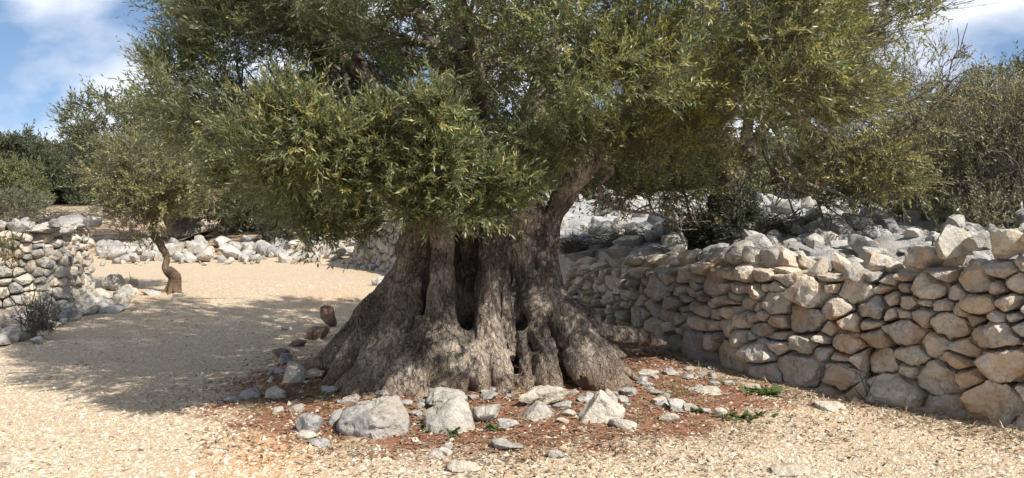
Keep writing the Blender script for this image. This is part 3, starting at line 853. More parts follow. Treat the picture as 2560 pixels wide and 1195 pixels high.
# ------------------------------------------------------------------ old olive trunk: fused columns and roots, meshed from a distance field
def surface_nets(vol, org, h):
    nx, ny, nz = vol.shape
    s = vol < 0
    c = [(0,0,0),(1,0,0),(0,1,0),(1,1,0),(0,0,1),(1,0,1),(0,1,1),(1,1,1)]
    cnt = sum(s[a:nx-1+a, b:ny-1+b, d:nz-1+d].astype(np.int8) for a, b, d in c)
    act = (cnt > 0) & (cnt < 8)
    I = np.argwhere(act); idx = np.full(act.shape, -1, dtype=np.int32); idx[act] = np.arange(len(I))
    val = np.stack([vol[I[:,0]+a, I[:,1]+b, I[:,2]+d] for a, b, d in c], -1)
    acc = np.zeros((len(I), 3)); n = np.zeros(len(I))
    C = np.array(c, float)
    for e0, e1 in [(0,1),(2,3),(4,5),(6,7),(0,2),(1,3),(4,6),(5,7),(0,4),(1,5),(2,6),(3,7)]:
        a, b = val[:, e0], val[:, e1]; m = (a < 0) != (b < 0)
        t = np.where(m, a / np.where(np.abs(a - b) < 1e-9, 1, a - b), 0)
        acc += np.where(m[:, None], C[e0] + t[:, None] * (C[e1] - C[e0]), 0); n += m
    V = org + h * (I + acc / n[:, None])
    Q = []
    for ax in range(3):
        o1, o2 = [(1, 2), (2, 0), (0, 1)][ax]
        sl0 = [slice(None)] * 3; sl1 = [slice(None)] * 3; sl0[ax] = slice(0, -1); sl1[ax] = slice(1, None)
        x = s[tuple(sl0)] != s[tuple(sl1)]
        E = np.argwhere(x)
        ok = (E[:, o1] > 0) & (E[:, o2] > 0) & (E[:, o1] < vol.shape[o1] - 1) & (E[:, o2] < vol.shape[o2] - 1)
        E = E[ok]
        def cell(d1, d2):
            G = E.copy(); G[:, o1] += d1; G[:, o2] += d2
            return idx[G[:, 0], G[:, 1], G[:, 2]]
        q = np.stack([cell(-1, -1), cell(0, -1), cell(0, 0), cell(-1, 0)], -1)
        fl_ = s[E[:, 0], E[:, 1], E[:, 2]]
        q = np.where(fl_[:, None], q, q[:, ::-1])
        Q.append(q[(q >= 0).all(1)])
    return V, np.concatenate(Q)

TH = 0.0165
org = np.array([-2.25, 5.75, -0.12]); dims = np.array([4.3, 3.3, 2.62])
shape = (dims / TH).astype(int) + 1
vol = np.full(shape, 0.6, dtype=np.float32)
AX = [org[i] + TH * np.arange(shape[i]) for i in range(3)]

def region(lo, hi):
    a = np.clip(((lo - org) / TH).astype(int), 0, shape - 1); b = np.clip(((hi - org) / TH).astype(int) + 2, 1, shape)
    sl = tuple(slice(a[i], b[i]) for i in range(3))
    G = np.stack(np.meshgrid(*[AX[i][sl[i]] for i in range(3)], indexing='ij'), -1).astype(np.float32)
    return sl, G

def seg_dist(G, a, b, ra, rb):
    d = b - a; L2 = float(d @ d)
    t = np.clip(((G - a) @ d) / L2, 0, 1)
    return np.linalg.norm(G - a - t[..., None] * d, axis=-1) - (ra + (rb - ra) * t)

def chain(pts, k=0.035, cut=False):
    P = [PW(p[0], p[1], p[2]) for p in pts]; R = [p[3] for p in pts]
    n = 5 * (len(P) - 1) + 1
    C = catmull(np.array(P), n); rr = np.interp(np.linspace(0, len(P) - 1, n), np.arange(len(P)), R)
    m = 0.14
    lo = (C - rr[:, None]).min(0) - m; hi = (C + rr[:, None]).max(0) + m
    sl, G = region(lo.astype(np.float32), hi.astype(np.float32))
    if min(G.shape) == 0: return
    d = None
    for i in range(n - 1):
        e = seg_dist(G, C[i].astype(np.float32), C[i + 1].astype(np.float32), rr[i], rr[i + 1])
        d = e if d is None else np.minimum(d, e)
    v = vol[sl]
    if cut:
        d = -d
        h = np.clip(0.5 + 0.5 * (d - v) / k, 0, 1)
        vol[sl] = np.where(np.abs(d - v) < k, v * (1 - h) + d * h + k * h * (1 - h), np.maximum(d, v))
    else:
        h = np.clip(0.5 + 0.5 * (v - d) / k, 0, 1)
        vol[sl] = v * (1 - h) + d * h - k * h * (1 - h)

CHAINS = [
 # core and back
 [(1195, 470, 7.82, .28), (1198, 640, 7.82, .34), (1195, 780, 7.85, .44), (1190, 880, 7.85, .62)],
 [(1130, 800, 8.2, .3), (1080, 850, 8.7, .2)], [(1280, 800, 8.2, .3), (1330, 850, 8.8, .2)],
 # left buttress
 [(1068, 490, 7.75, .16), (1062, 600, 7.72, .16), (1034, 690, 7.62, .17), (962, 768, 7.5, .17), (895, 838, 7.45, .15), (828, 890, 7.42, .11), (775, 925, 7.4, .05)],
 [(990, 770, 7.3, .14), (925, 845, 7.2, .13), (868, 908, 7.1, .11), (818, 955, 7.0, .05)],
 [(1050, 500, 7.5, .12), (1046, 620, 7.42, .115), (1038, 720, 7.3, .13), (1000, 810, 7.14, .16), (945, 890, 7.0, .16), (885, 955, 6.9, .12), (820, 990, 6.85, .05)],
 # front left column and its broad skirt
 [(1100, 490, 7.32, .125), (1102, 620, 7.2, .118), (1100, 730, 7.1, .118), (1094, 800, 7.0, .14), (1075, 860, 6.92, .19), (1050, 920, 6.82, .23), (1018, 970, 6.7, .20), (985, 1005, 6.6, .12)],
 [(1100, 820, 7.0, .13), (1125, 885, 6.88, .17), (1136, 950, 6.75, .15), (1132, 1000, 6.62, .08)],
 [(1000, 890, 6.97, .16), (930, 955, 6.8, .14), (860, 1000, 6.7, .07)],
 [(1062, 960, 6.66, .11), (1052, 1000, 6.54, .09), (1035, 1035, 6.42, .07)],
 [(1160, 850, 6.96, .09), (1178, 900, 6.84, .09), (1190, 940, 6.74, .08), (1222, 958, 6.68, .045)],
 # centre column
 [(1232, 480, 7.45, .18), (1236, 620, 7.36, .172), (1234, 740, 7.22, .172), (1238, 830, 7.06, .165), (1248, 910, 6.9, .15), (1262, 965, 6.76, .13), (1258, 1005, 6.62, .08)],
 [(1205, 830, 7.02, .09), (1207, 890, 6.9, .10), (1195, 950, 6.78, .09), (1218, 985, 6.64, .085), (1250, 1002, 6.55, .05)],
 [(1312, 840, 7.02, .07), (1312, 910, 6.92, .07), (1312, 980, 6.78, .065)],
 [(1282, 480, 7.5, .13), (1284, 620, 7.42, .12), (1286, 720, 7.32, .10), (1290, 790, 7.2, .07)],
 [(1070, 480, 7.45, .11), (1070, 620, 7.38, .10), (1066, 720, 7.28, .09)],
 [(1338, 520, 7.55, .10), (1338, 640, 7.5, .10), (1350, 720, 7.4, .10), (1370, 790, 7.25, .10)],
 # right of centre
 [(1310, 490, 7.5, .14), (1314, 620, 7.42, .13), (1322, 720, 7.28, .12), (1340, 800, 7.1, .105), (1360, 870, 6.98, .105), (1374, 940, 6.86, .105), (1392, 985, 6.76, .06)],
 [(1332, 700, 7.14, .075), (1320, 690, 7.12, .06)],
 [(1322, 765, 7.14, .075), (1345, 800, 7.04, .08)],
 # right buttress
 [(1362, 560, 7.55, .115), (1358, 650, 7.48, .12), (1374, 740, 7.32, .15), (1412, 810, 7.18, .16), (1450, 875, 7.05, .165), (1490, 930, 6.95, .14), (1545, 965, 6.9, .07)],
 [(1435, 870, 7.0, .12), (1448, 920, 6.9, .13), (1475, 955, 6.84, .11), (1530, 975, 6.8, .05)],
 [(1376, 700, 7.5, .12), (1402, 770, 7.42, .125), (1462, 830, 7.34, .13), (1530, 880, 7.28, .10), (1590, 908, 7.24, .06), (1632, 918, 7.22, .03)],
 [(1500, 870, 7.2, .09), (1550, 915, 7.1, .07), (1590, 945, 7.02, .04)],
 [(1420, 780, 7.7, .14), (1500, 825, 7.95, .11), (1600, 845, 8.1, .07), (1680, 862, 8.2, .035)],
 # leaning limb
 [(1360, 620, 7.5, .105), (1378, 540, 7.52, .098), (1418, 470, 7.52, .092), (1468, 415, 7.52, .088), (1490, 380, 7.55, .09)],
 # limb stubs at the head of the trunk
 [(1090, 500, 7.5, .15), (1060, 390, 7.55, .14)], [(1205, 480, 7.6, .18), (1190, 370, 7.7, .16)], [(1290, 480, 7.6, .15), (1310, 380, 7.7, .13)],
 # thin surface roots
 [(1045, 1010, 6.5, .085), (1030, 1050, 6.38, .07), (1050, 1072, 6.28, .055), (1022, 1100, 6.15, .035)],
 [(960, 1000, 6.62, .08), (890, 1010, 6.55, .06), (800, 1018, 6.5, .03)],
 [(1290, 985, 6.6, .075), (1275, 1000, 6.55, .05)],
 [(870, 915, 7.3, .09), (800, 925, 7.5, .05)],
]
for c in CHAINS:
    chain(c)
for c in [
 [(1168, 570, 7.1, .012), (1164, 640, 7.1, .035), (1158, 700, 7.08, .048), (1152, 770, 7.02, .055), (1150, 800, 6.98, .04)],
 [(1162, 640, 7.3, .04), (1154, 700, 7.3, .06), (1152, 785, 7.2, .06)],
 [(1330, 600, 7.18, .02), (1332, 660, 7.2, .03)], [(1062, 680, 7.15, .02), (1062, 730, 7.1, .028), (1056, 800, 7.0, .03), (1040, 830, 6.95, .015)],
 [(1292, 740, 7.0, .02), (1302, 800, 6.96, .028), (1305, 830, 6.92, .015)], [(1296, 870, 6.88, .024), (1294, 895, 6.84, .02)],
 [(1332, 850, 6.92, .02), (1334, 920, 6.84, .03), (1338, 975, 6.76, .025)], [(1345, 775, 6.98, .022), (1365, 785, 6.98, .015)],
 [(1400, 890, 6.9, .03), (1420, 950, 6.8, .03)], [(1465, 850, 7.02, .02), (1490, 880, 6.98, .02)], [(1070, 560, 7.2, .02), (1075, 640, 7.18, .018)],
 [(1195, 800, 6.95, .015), (1175, 840, 6.9, .02)], [(1420, 815, 7.0, .018), (1430, 818, 7.0, .012)],
 [(1350, 560, 7.42, .03), (1338, 660, 7.34, .025)], [(985, 800, 7.15, .02), (930, 870, 7.05, .03), (900, 920, 6.98, .03)], [(1090, 960, 6.6, .02), (1110, 990, 6.55, .02)]]:
    chain(c, 0.03, True)
# knots, burls and pits scattered over the wood
rk = np.random.default_rng(88)
Ic = np.argwhere((vol < 0.004) & (vol > -0.012)); Ic = Ic[rk.choice(len(Ic), 120, replace=False)]
for q_, ic in enumerate(Ic):
    pc = org + TH * ic
    if pc[2] > 1.9 or pc[1] > 8.3: continue
    kx, kz = pc[0] * F / pc[1] + CX, HZ + (CH - pc[2]) * F / pc[1]
    st = rk.uniform(0, 1); ln = rk.uniform(6, 40) * (1 if st < 0.75 else 0.2); sk = rk.uniform(-0.3, 0.3) * ln
    if q_ % 5 < 2: chain([(kx - sk, kz - ln, pc[1] + 0.01, rk.uniform(.02, .05)), (kx + sk, kz + ln, pc[1] + 0.005, rk.uniform(.015, .05))], 0.04)
    else: chain([(kx - sk, kz - ln, pc[1] - 0.005, rk.uniform(.006, .02)), (kx + sk, kz + ln, pc[1] - 0.005, rk.uniform(.008, .022))], 0.012, True)
# gnarl and fibre relief on the near-surface samples
near = np.abs(vol) < 0.12
I = np.argwhere(near); Pn = org + TH * I
warp = Pn + 0.06 * np.stack([vnoise(Pn * 2.2, 51), vnoise(Pn * 2.2, 52), vnoise(Pn * 2.2, 53)], -1)
ang = np.arctan2(warp[:, 1] - 7.75, warp[:, 0] + 0.22); rad = np.hypot(warp[:, 1] - 7.75, warp[:, 0] + 0.22)
fib = np.stack([ang * 9 + 1.2 * vnoise(Pn * 1.5, 58), rad * 1.2, warp[:, 2] * 1.6], -1)
rel = 0.004 + 0.030 * fbm(Pn * 3.4, 61, 3) + 0.024 * fbm(fib, 63, 3, 0.55) + 0.022 * vnoise(np.stack([ang * 4.5, rad * 0.8, warp[:, 2] * 1.1], -1), 66) + 0.030 * np.maximum(0, 0.16 - np.abs(vnoise(fib * np.array([1.6, 1.2, 0.9]), 68))) / 0.16 + 0.014 * np.maximum(0, 0.2 - np.abs(vnoise(fib * np.array([5.0, 3, 2.4]), 69))) / 0.2
vol[near] += rel.astype(np.float32)
TV, TQ = surface_nets(vol, org, TH)
# keep the largest shell only
keep = TV[TQ].mean(1)
old_tree = empty('old_olive_tree', 'ancient olive tree with huge gnarled flaring trunk in the centre', 'tree', (0, 0, 0))
fine = 0.005 * vnoise(TV * np.array([55, 55, 16]), 71) + 0.005 * vnoise(TV * np.array([28, 28, 10]), 72)
cc = TV - np.array([TREE[0], TREE[1], 0]); cc[:, 2] = 0
TV = TV + norm(cc) * fine[:, None]
obj('trunk', mesh_np('trunk', TV, TQ, M_BARK, True), old_tree)
del vol

# ------------------------------------------------------------------ foliage
def leaves(B, Dv, L, W, Nn, C, bend=0.15, lean=False):
    """one lanceolate leaf per row: base, direction, length, width, normal, colour"""
    S = norm(np.cross(Dv, Nn)); Nn = np.cross(S, Dv)
    L = L[:, None]; W = W[:, None]
    t = lambda f, s, d: B + Dv * L * f + S * W * s - Nn * L * d
    b = bend
    if lean:
        V = np.stack([B, t(0.46, -0.56, 0.3 * b), t(0.46, 0.56, 0.3 * b), t(1.0, 0, b)], 1)
        T = (np.array([[0, 2, 1], [1, 2, 3]])[None] + (np.arange(len(B)) * 4)[:, None, None]).reshape(-1, 3)
        return V.reshape(-1, 3), T, np.repeat(C, 4, axis=0)
    V = np.stack([B, t(0.34, -0.5, 0.25 * b), t(0.34, 0.5, 0.25 * b), t(0.72, -0.42, 0.6 * b), t(0.72, 0.42, 0.6 * b), t(1.0, 0, b)], 1)
    n = len(B)
    base = (np.arange(n) * 6)[:, None, None]
    T = (np.array([[0, 2, 1], [1, 2, 4], [1, 4, 3], [3, 4, 5]])[None] + base).reshape(-1, 3)
    return V.reshape(-1, 3), T, np.repeat(C, 6, axis=0)

def rand_perp(D, rng):
    return norm(np.cross(D, norm(rng.normal(size=D.shape))))

def sprays(rng, B, A, size, twigs, per, leaf, green, yellow, yfrac, bare=0.0, up=0.25, lw=0.21, stem=True):
    """B, A: base point and axis of each spray. Returns leaf arrays and twig arrays."""
    n = len(B)
    size = np.broadcast_to(size, (n,)); leaf = np.broadcast_to(leaf, (n,)); yfrac = np.broadcast_to(yfrac, (n,))
    A = norm(A)
    # twigs
    ti = np.repeat(np.arange(n), twigs); m = len(ti)
    f = rng.uniform(0.0, 0.55, m)
    tb = B[ti] + A[ti] * (f * size[ti])[:, None]
    td = norm(A[ti] + 0.75 * rng.normal(size=(m, 3)) * 0.7 + np.array([0, 0, up]))
    tl = size[ti] * rng.uniform(0.45, 0.85, m)
    cv = rng.normal(0, 0.22, (m, 3)) + np.array([0, 0, 0.06])
    has = rng.uniform(size=m) >= bare
    SV, SQ = [], []
    def strip(b, d, c, l, r):
        # three-sided tapered twig of 3 rings
        k = len(b); p1 = rand_perp(d, rng); p2 = np.cross(d, p1); out = []
        rings = ((0, 1.0), (0.5, 0.75), (1.0, 0.3)) if bare > 0.35 else ((0, 1.0), (1.0, 0.3)); nr = len(rings) * 3
        for t_, rr in rings:
            ctr = b + d * (l * t_)[:, None] + c * (l * t_ * t_)[:, None]
            for a in (0, 2.094, 4.189):
                out.append(ctr + (p1 * math.cos(a) + p2 * math.sin(a)) * (r * rr)[:, None])
        V = np.stack(out, 1)
        base = (np.arange(k) * nr)[:, None, None]
        q = []
        for ring in range(len(rings) - 1):
            for a in range(3):
                q.append([ring * 3 + a, ring * 3 + (a + 1) % 3, ring * 3 + 3 + (a + 1) % 3, ring * 3 + 3 + a])
        return V.reshape(-1, 3), (np.array(q)[None] + base).reshape(-1, 4)
    if stem:
        v, q = strip(tb, td, cv, tl, leaf[ti] * 0.030 + 0.0006); SV.append(v); SQ.append(q)
        v2, q2 = strip(B - A * (0.35 * size)[:, None], A, rng.normal(0, 0.12, (n, 3)), size * 1.05, leaf * 0.06 + 0.001)
        SV.append(v2); SQ.append(q2 + len(v))
    # leaves
    li = np.repeat(np.where(has)[0], per); q = len(li)
    kk = np.tile(np.arange(per), has.sum())
    t_ = 0.12 + 0.88 * (kk // 2 * 2 + rng.uniform(0, 0.5, q)) / per
    p = tb[li] + td[li] * (tl[li] * t_)[:, None] + cv[li] * (tl[li] * t_ * t_)[:, None]
    tg = norm(td[li] + 2 * cv[li] * t_[:, None])
    p1 = np.repeat(rand_perp(td[has], rng), per, axis=0); p1 = norm(p1 - tg * (p1 * tg).sum(1, keepdims=True)); p2 = np.cross(tg, p1)
    an = (kk // 2) * 1.57 + (kk % 2) * math.pi + rng.normal(0, 0.35, q)
    lat = p1 * np.cos(an)[:, None] + p2 * np.sin(an)[:, None]
    al = rng.uniform(0.45, 1.05, q) * (1 - 0.45 * t_)
    d = norm(tg * np.cos(al)[:, None] + lat * np.sin(al)[:, None] + rng.normal(0, 0.12, (q, 3)))
    nn = norm(tg * 0.9 - lat * 0.35 + np.array([0, 0, 0.55]) + rng.normal(0, 0.35, (q, 3)))
    ln = leaf[ti[li]] * rng.uniform(0.7, 1.25, q)
    g = np.array(green) * rng.uniform(0.65, 1.35, (q, 1)) * np.repeat(rng.uniform(0.8, 1.2, (has.sum(), 1)), per, 0)
    ym = (rng.uniform(size=q) < yfrac[ti[li]] * 0.35) | (np.repeat(rng.uniform(size=has.sum()), per) < yfrac[ti[li]] * 0.8)
    ymix = (ym * rng.uniform(0.35, 1.0, q))[:, None]
    c = g * (1 - ymix) + np.array(yellow) * rng.uniform(0.7, 1.25, (q, 1)) * ymix
    LV, LT, LC = leaves(p, d, ln, ln * lw * rng.uniform(0.8, 1.2, q), nn, c.astype(np.float32), lean=True)
    return (LV, LT, LC), ((np.concatenate(SV), np.concatenate(SQ)) if stem else None)

def add_crown(root, parts, mat_leaf, mat_twig=None, name='crown'):
    a = Acc(); b = Acc()
    for lf, st in parts:
        a.add(lf[0], lf[1], None, lf[2])
        if st is not None: b.add(st[0], None, st[1])
    cr = obj(name, a.mesh(name, mat_leaf, False), root)
    if b.V: obj('twigs', b.mesh('twigs', mat_twig or M_TWIG, True), cr)
    return cr

GREEN = (0.142, 0.168, 0.072); YEL = (0.40, 0.365, 0.12)
rngc = np.random.default_rng(101)
CC = np.array([0.10, 8.0, 3.35]); CR = np.array([3.0, 2.5, 2.4])
BX = np.array([300, 360, 430, 500, 570, 640, 720, 800, 880, 940, 980, 1020, 1060, 1120, 1200, 1260, 1330, 1400, 1450, 1500, 1600, 1700, 1800, 1900, 2000, 2100, 2250, 2400])
BY = np.array([220, 290, 340, 385, 430, 490, 540, 570, 570, 530, 500, 500, 520, 535, 540, 510, 480, 420, 380, 370, 390, 400, 370, 290, 290, 300, 280, 250])
def hull_q(P):
    A = np.abs((P - CC) / CR); r = np.hypot(A[:, 0], A[:, 1]); return (r ** 3 + A[:, 2] ** 3) ** (1 / 3)
def zbot(P):
    px = CX + F * P[:, 0] / np.maximum(P[:, 1], 1)
    return CH - (np.interp(px, BX, BY) - HZ) * 6.5 / F
def crown_points(n, rng, shell, zlim=None, front=None):
    out = []
    tot = 0
    while tot < n:
        P = CC + CR * rng.uniform(-1.02, 1.02, (n * 4, 3))
        q = hull_q(P)
        px = CX + F * P[:, 0] / P[:, 1]; pz = (P[:, 2] - 2.6) / 0.55
        bump = 0.22 * fbm(P * 1.0, 201, 2) + 0.42 * np.exp(-((px - 800) / 270) ** 2 - pz ** 2)
        ok = (q + bump < 1.0) & (q + bump > shell) & (P[:, 2] > zbot(P) + 0.10 + 0.06 * vnoise(P * 3, 207))
        ok &= ~((P[:, 0] > 0.15) & (P[:, 1] < 7.0) & (P[:, 2] < 2.2 + 0.1 * vnoise(P * 2, 209)))
        cl = fbm(P * 1.9, 205, 3)
        ok &= cl > rng.uniform(-0.6, 0.3, len(P))
        if front is not None: ok &= front(P)
        P = P[ok]; out.append(P); tot += len(P)
    return np.concatenate(out)[:n]
def axis_of(P, rng, c=CC, upw=0.35, jit=0.45):
    return norm(norm(P - c) * np.array([1, 1, 0.8]) + np.array([0, 0, upw]) + rng.normal(0, jit, P.shape))
vis = lambda P: (P[:, 2] < CH + 1.95 * P[:, 1] / 8.0) & (P[:, 1] < 8.3)
hid = lambda P: ~vis(P)
parts = []
vis_l = lambda P: vis(P) & ((P[:, 0] < 0.4) | (P[:, 1] > 7.2))
vis_r = lambda P: vis(P) & (P[:, 0] >= 0.4) & (P[:, 1] <= 7.2)
P = np.concatenate([crown_points(1620, rngc, 0.62, front=vis_l), crown_points(230, rngc, 0.76, front=vis_r)])
yf = np.clip(0.04 + 0.22 * (P[:, 0] + 0.2), 0.03, 0.62)
parts.append(sprays(rngc, P, axis_of(P, rngc), rngc.uniform(0.24, 0.40, len(P)), 6, 18, 0.044, GREEN, YEL, yf))
P = crown_points(460, rngc, 0.25, front=lambda P: (P[:, 1] < 9.2) & (P[:, 2] < 4.2) & ((P[:, 0] < 0.2) | (P[:, 1] > 7.6)))
parts.append(sprays(rngc, P, axis_of(P, rngc, jit=0.8), rngc.uniform(0.3, 0.5, len(P)), 6, 14, 0.058, GREEN, YEL, 0.08))
P = crown_points(640, rngc, 0.55, front=hid)
parts.append(sprays(rngc, P, axis_of(P, rngc), rngc.uniform(0.4, 0.6, len(P)), 6, 13, 0.11, GREEN, YEL, 0.15))
# the deep shaded back of the crown behind the recess on its left
P = crown_points(230, rngc, 0.30, front=lambda P: (P[:, 1] > 8.0) & (P[:, 1] < 9.7) & (P[:, 2] < 3.9) & (P[:, 0] < 0.6) & (P[:, 0] > -2.9))
parts.append(sprays(rngc, P, axis_of(P, rngc, jit=0.8), rngc.uniform(0.35, 0.55, len(P)), 6, 14, 0.066, GREEN, YEL, 0.05))
# hanging tufts that stand out in front: (px, py, depth, radius px, sprays, yellow)
for px, py, Y, rp, n_, yy in [(1085, 400, 5.75, 120, 70, 0.15), (1050, 500, 5.9, 85, 40, 0.12), (1180, 470, 5.9, 110, 60, 0.12), (1280, 480, 6.0, 70, 26, 0.15), (760, 330, 5.5, 105, 60, 0.25), (700, 420, 5.7, 90, 44, 0.2),
                               (860, 430, 5.8, 90, 44, 0.15), (930, 350, 5.7, 80, 34, 0.2), (800, 540, 6.4, 85, 34, 0.08), (900, 560, 6.6, 60, 22, 0.08), (1080, 270, 5.6, 60, 26, 0.2), (690, 260, 5.5, 50, 16, 0.1), (1570, 330, 7.2, 110, 40, 0.5),
                               (1710, 280, 7.3, 130, 46, 0.55), (1430, 330, 7.1, 90, 36, 0.35), (1620, 150, 6.2, 140, 40, 0.55), (1880, 180, 6.6, 130, 44, 0.65), (1480, 120, 6.0, 120, 34, 0.45), (2090, 190, 7.2, 120, 46, 0.65), (590, 410, 6.8, 70, 26, 0.1), (440, 290, 7.3, 55, 16, 0.08), (430, 150, 7.2, 80, 30, 0.06), (1330, 400, 6.9, 80, 36, 0.2)]:
    c = PW(px, py, Y); r = rp * Y / F
    P = c + r * norm(rngc.normal(size=(int(n_ * 1.15), 3))) * rngc.uniform(0.2, 1.0, (int(n_ * 1.15), 1)) ** 0.6 * np.array([1, 0.7, 0.85])
    ax = norm(0.8 * norm(P - c) + np.array([0, -0.35, 0.45]) + rngc.normal(0, 0.3, P.shape))
    parts.append(sprays(rngc, P - ax * 0.12, ax, rngc.uniform(0.20, 0.34, int(n_ * 1.15)), 6, 18, 0.044, GREEN, YEL, yy))
# bare twigs standing out on the right-hand side
P = crown_points(240, rngc, 0.72, front=lambda P: (P[:, 0] > 1.6) & vis(P))
parts.append(sprays(rngc, P, axis_of(P, rngc), 0.5, 7, 6, 0.05, GREEN, YEL, 0.5, bare=0.7))
# a small sprout in the hollow of the trunk
P = np.array([PW(1165, 600, 6.9), PW(1175, 560, 6.8), PW(1160, 540, 6.8)])
parts.append(sprays(rngc, P, np.array([[-0.1, -0.5, 0.5]] * 3), 0.24, 5, 10, 0.055, GREEN, YEL, 0.1))
add_crown(old_tree, parts, M_LEAF)

# limbs inside the crown
def limb(root, pts, r0, r1, rng, kids=4, sides=9, mat=M_BARK, spread=0.8, klen=(0.4, 0.8), name='branch'):
    P = catmull(np.array(pts), 8 * (len(pts) - 1) + 1)
    P = P + 0.03 * np.stack([vnoise(P * 3 + 5, 1), vnoise(P * 3 + 9, 2), vnoise(P * 3 + 3, 4)], -1) * np.linspace(0, 1, len(P))[:, None] * min(1, r0 * 10)
    R = np.linspace(r0, r1, len(P))
    a = Acc(); tube(a, P, R, sides, rough=0.18, seed=int(rng.integers(99)))
    for k in range(kids):
        i = int(rng.integers(len(P) // 3, len(P) - 1))
        d = norm(norm(P[min(i + 1, len(P) - 1)] - P[i - 1]) + rng.normal(0, spread, 3) + np.array([0, 0, 0.15]))
        l = rng.uniform(*klen)
        mid = P[i] + d * l * 0.5 + rng.normal(0, 0.10 * l, 3); end = P[i] + d * l + rng.normal(0, 0.2 * l, 3)
        C = catmull(np.array([P[i], mid, end]), 9)
        tube(a, C, np.linspace(R[i] * 0.55, 0.006, 9), 6, rough=0.12)
        for kk in range(3):
            j = int(rng.integers(3, 8)); d2 = norm(d + rng.normal(0, 0.8, 3)); l2 = l * rng.uniform(0.3, 0.6)
            C2 = catmull(np.array([C[j], C[j] + d2 * l2 * 0.5 + rng.normal(0, 0.06, 3), C[j] + d2 * l2 + rng.normal(0, 0.1, 3)]), 6)
            tube(a, C2, np.linspace(R[i] * 0.25 + 0.004, 0.004, 6), 5)
    return obj(name, a.mesh(name, mat, True), root)

rngb = np.random.default_rng(202)
limb(old_tree, [PW(1060, 420, 7.55), PW(1000, 300, 7.4), PW(900, 180, 7.3), PW(800, 60, 7.3), PW(720, -60, 7.5)], .14, .03, rngb, 7)
limb(old_tree, [PW(1050, 440, 7.5), PW(930, 370, 7.3), PW(780, 320, 7.2), PW(640, 270, 7.3), PW(540, 210, 7.4)], .11, .02, rngb, 7)
limb(old_tree, [PW(1190, 400, 7.7), PW(1170, 250, 7.6), PW(1150, 80, 7.5), PW(1120, -150, 7.5), PW(1060, -400, 7.6)], .16, .03, rngb, 7)
limb(old_tree, [PW(1200, 380, 7.7), PW(1200, 240, 7.3), PW(1180, 130, 6.9), PW(1150, 0, 6.4)], .10, .02, rngb, 6)
limb(old_tree, [PW(1310, 410, 7.7), PW(1340, 250, 7.7), PW(1400, 80, 7.8), PW(1480, -150, 8.0)], .13, .03, rngb, 7)
limb(old_tree, [PW(1490, 385, 7.55), PW(1520, 330, 7.6), PW(1600, 260, 7.6), PW(1750, 160, 7.7), PW(1950, 60, 7.9), PW(2150, -40, 8.0)], .09, .02, rngb, 8)
limb(old_tree, [PW(1480, 400, 7.5), PW(1530, 425, 7.5), PW(1500, 460, 7.5), PW(1510, 500, 7.5), PW(1560, 525, 7.55), PW(1640, 535, 7.6), PW(1700, 560, 7.6)], .035, .006, rngb, 3, 7, klen=(0.15, 0.35))
limb(old_tree, [PW(1200, 400, 7.9), PW(1150, 250, 8.6), PW(1050, 50, 9.3), PW(950, -150, 9.8)], .13, .03, rngb, 6)
limb(old_tree, [PW(1300, 400, 7.9), PW(1400, 250, 8.6), PW(1550, 80, 9.3), PW(1700, -100, 9.6)], .13, .03, rngb, 6)
limb(old_tree, [PW(1060, 430, 7.5), PW(960, 400, 7.1), PW(880, 380, 6.6), PW(780, 370, 6.0), PW(700, 330, 5.7)], .05, .01, rngb, 5, 7, klen=(0.3, 0.7))
limb(old_tree, [PW(1110, 480, 7.3), PW(1100, 450, 6.8), PW(1090, 430, 6.3), PW(1085, 380, 5.9)], .04, .01, rngb, 5, 7, klen=(0.2, 0.5))

# ------------------------------------------------------------------ other olive trees and shrubs
def shell_points(rng, n, c, r, shell=0.5, zmin=-9, p=2.2, clump=1.5, seed=0):
    out, tot = [], 0
    c = np.array(c); r = np.array(r)
    while tot < n:
        P = c + r * rng.uniform(-1.1, 1.1, (n * 4, 3))
        q = (np.abs((P - c) / r) ** p).sum(1) ** (1 / p) + 0.16 * fbm(P * clump / r.mean() * 1.4 + seed, 301 + seed, 2)
        ok = (q < 1) & (q > shell) & (P[:, 2] > zmin) & (fbm(P * clump * 2.0 / r.mean() + seed, 305, 2) > rng.uniform(-0.7, 0.2, len(P)))
        P = P[ok]; out.append(P); tot += len(P)
    return np.concatenate(out)[:n]

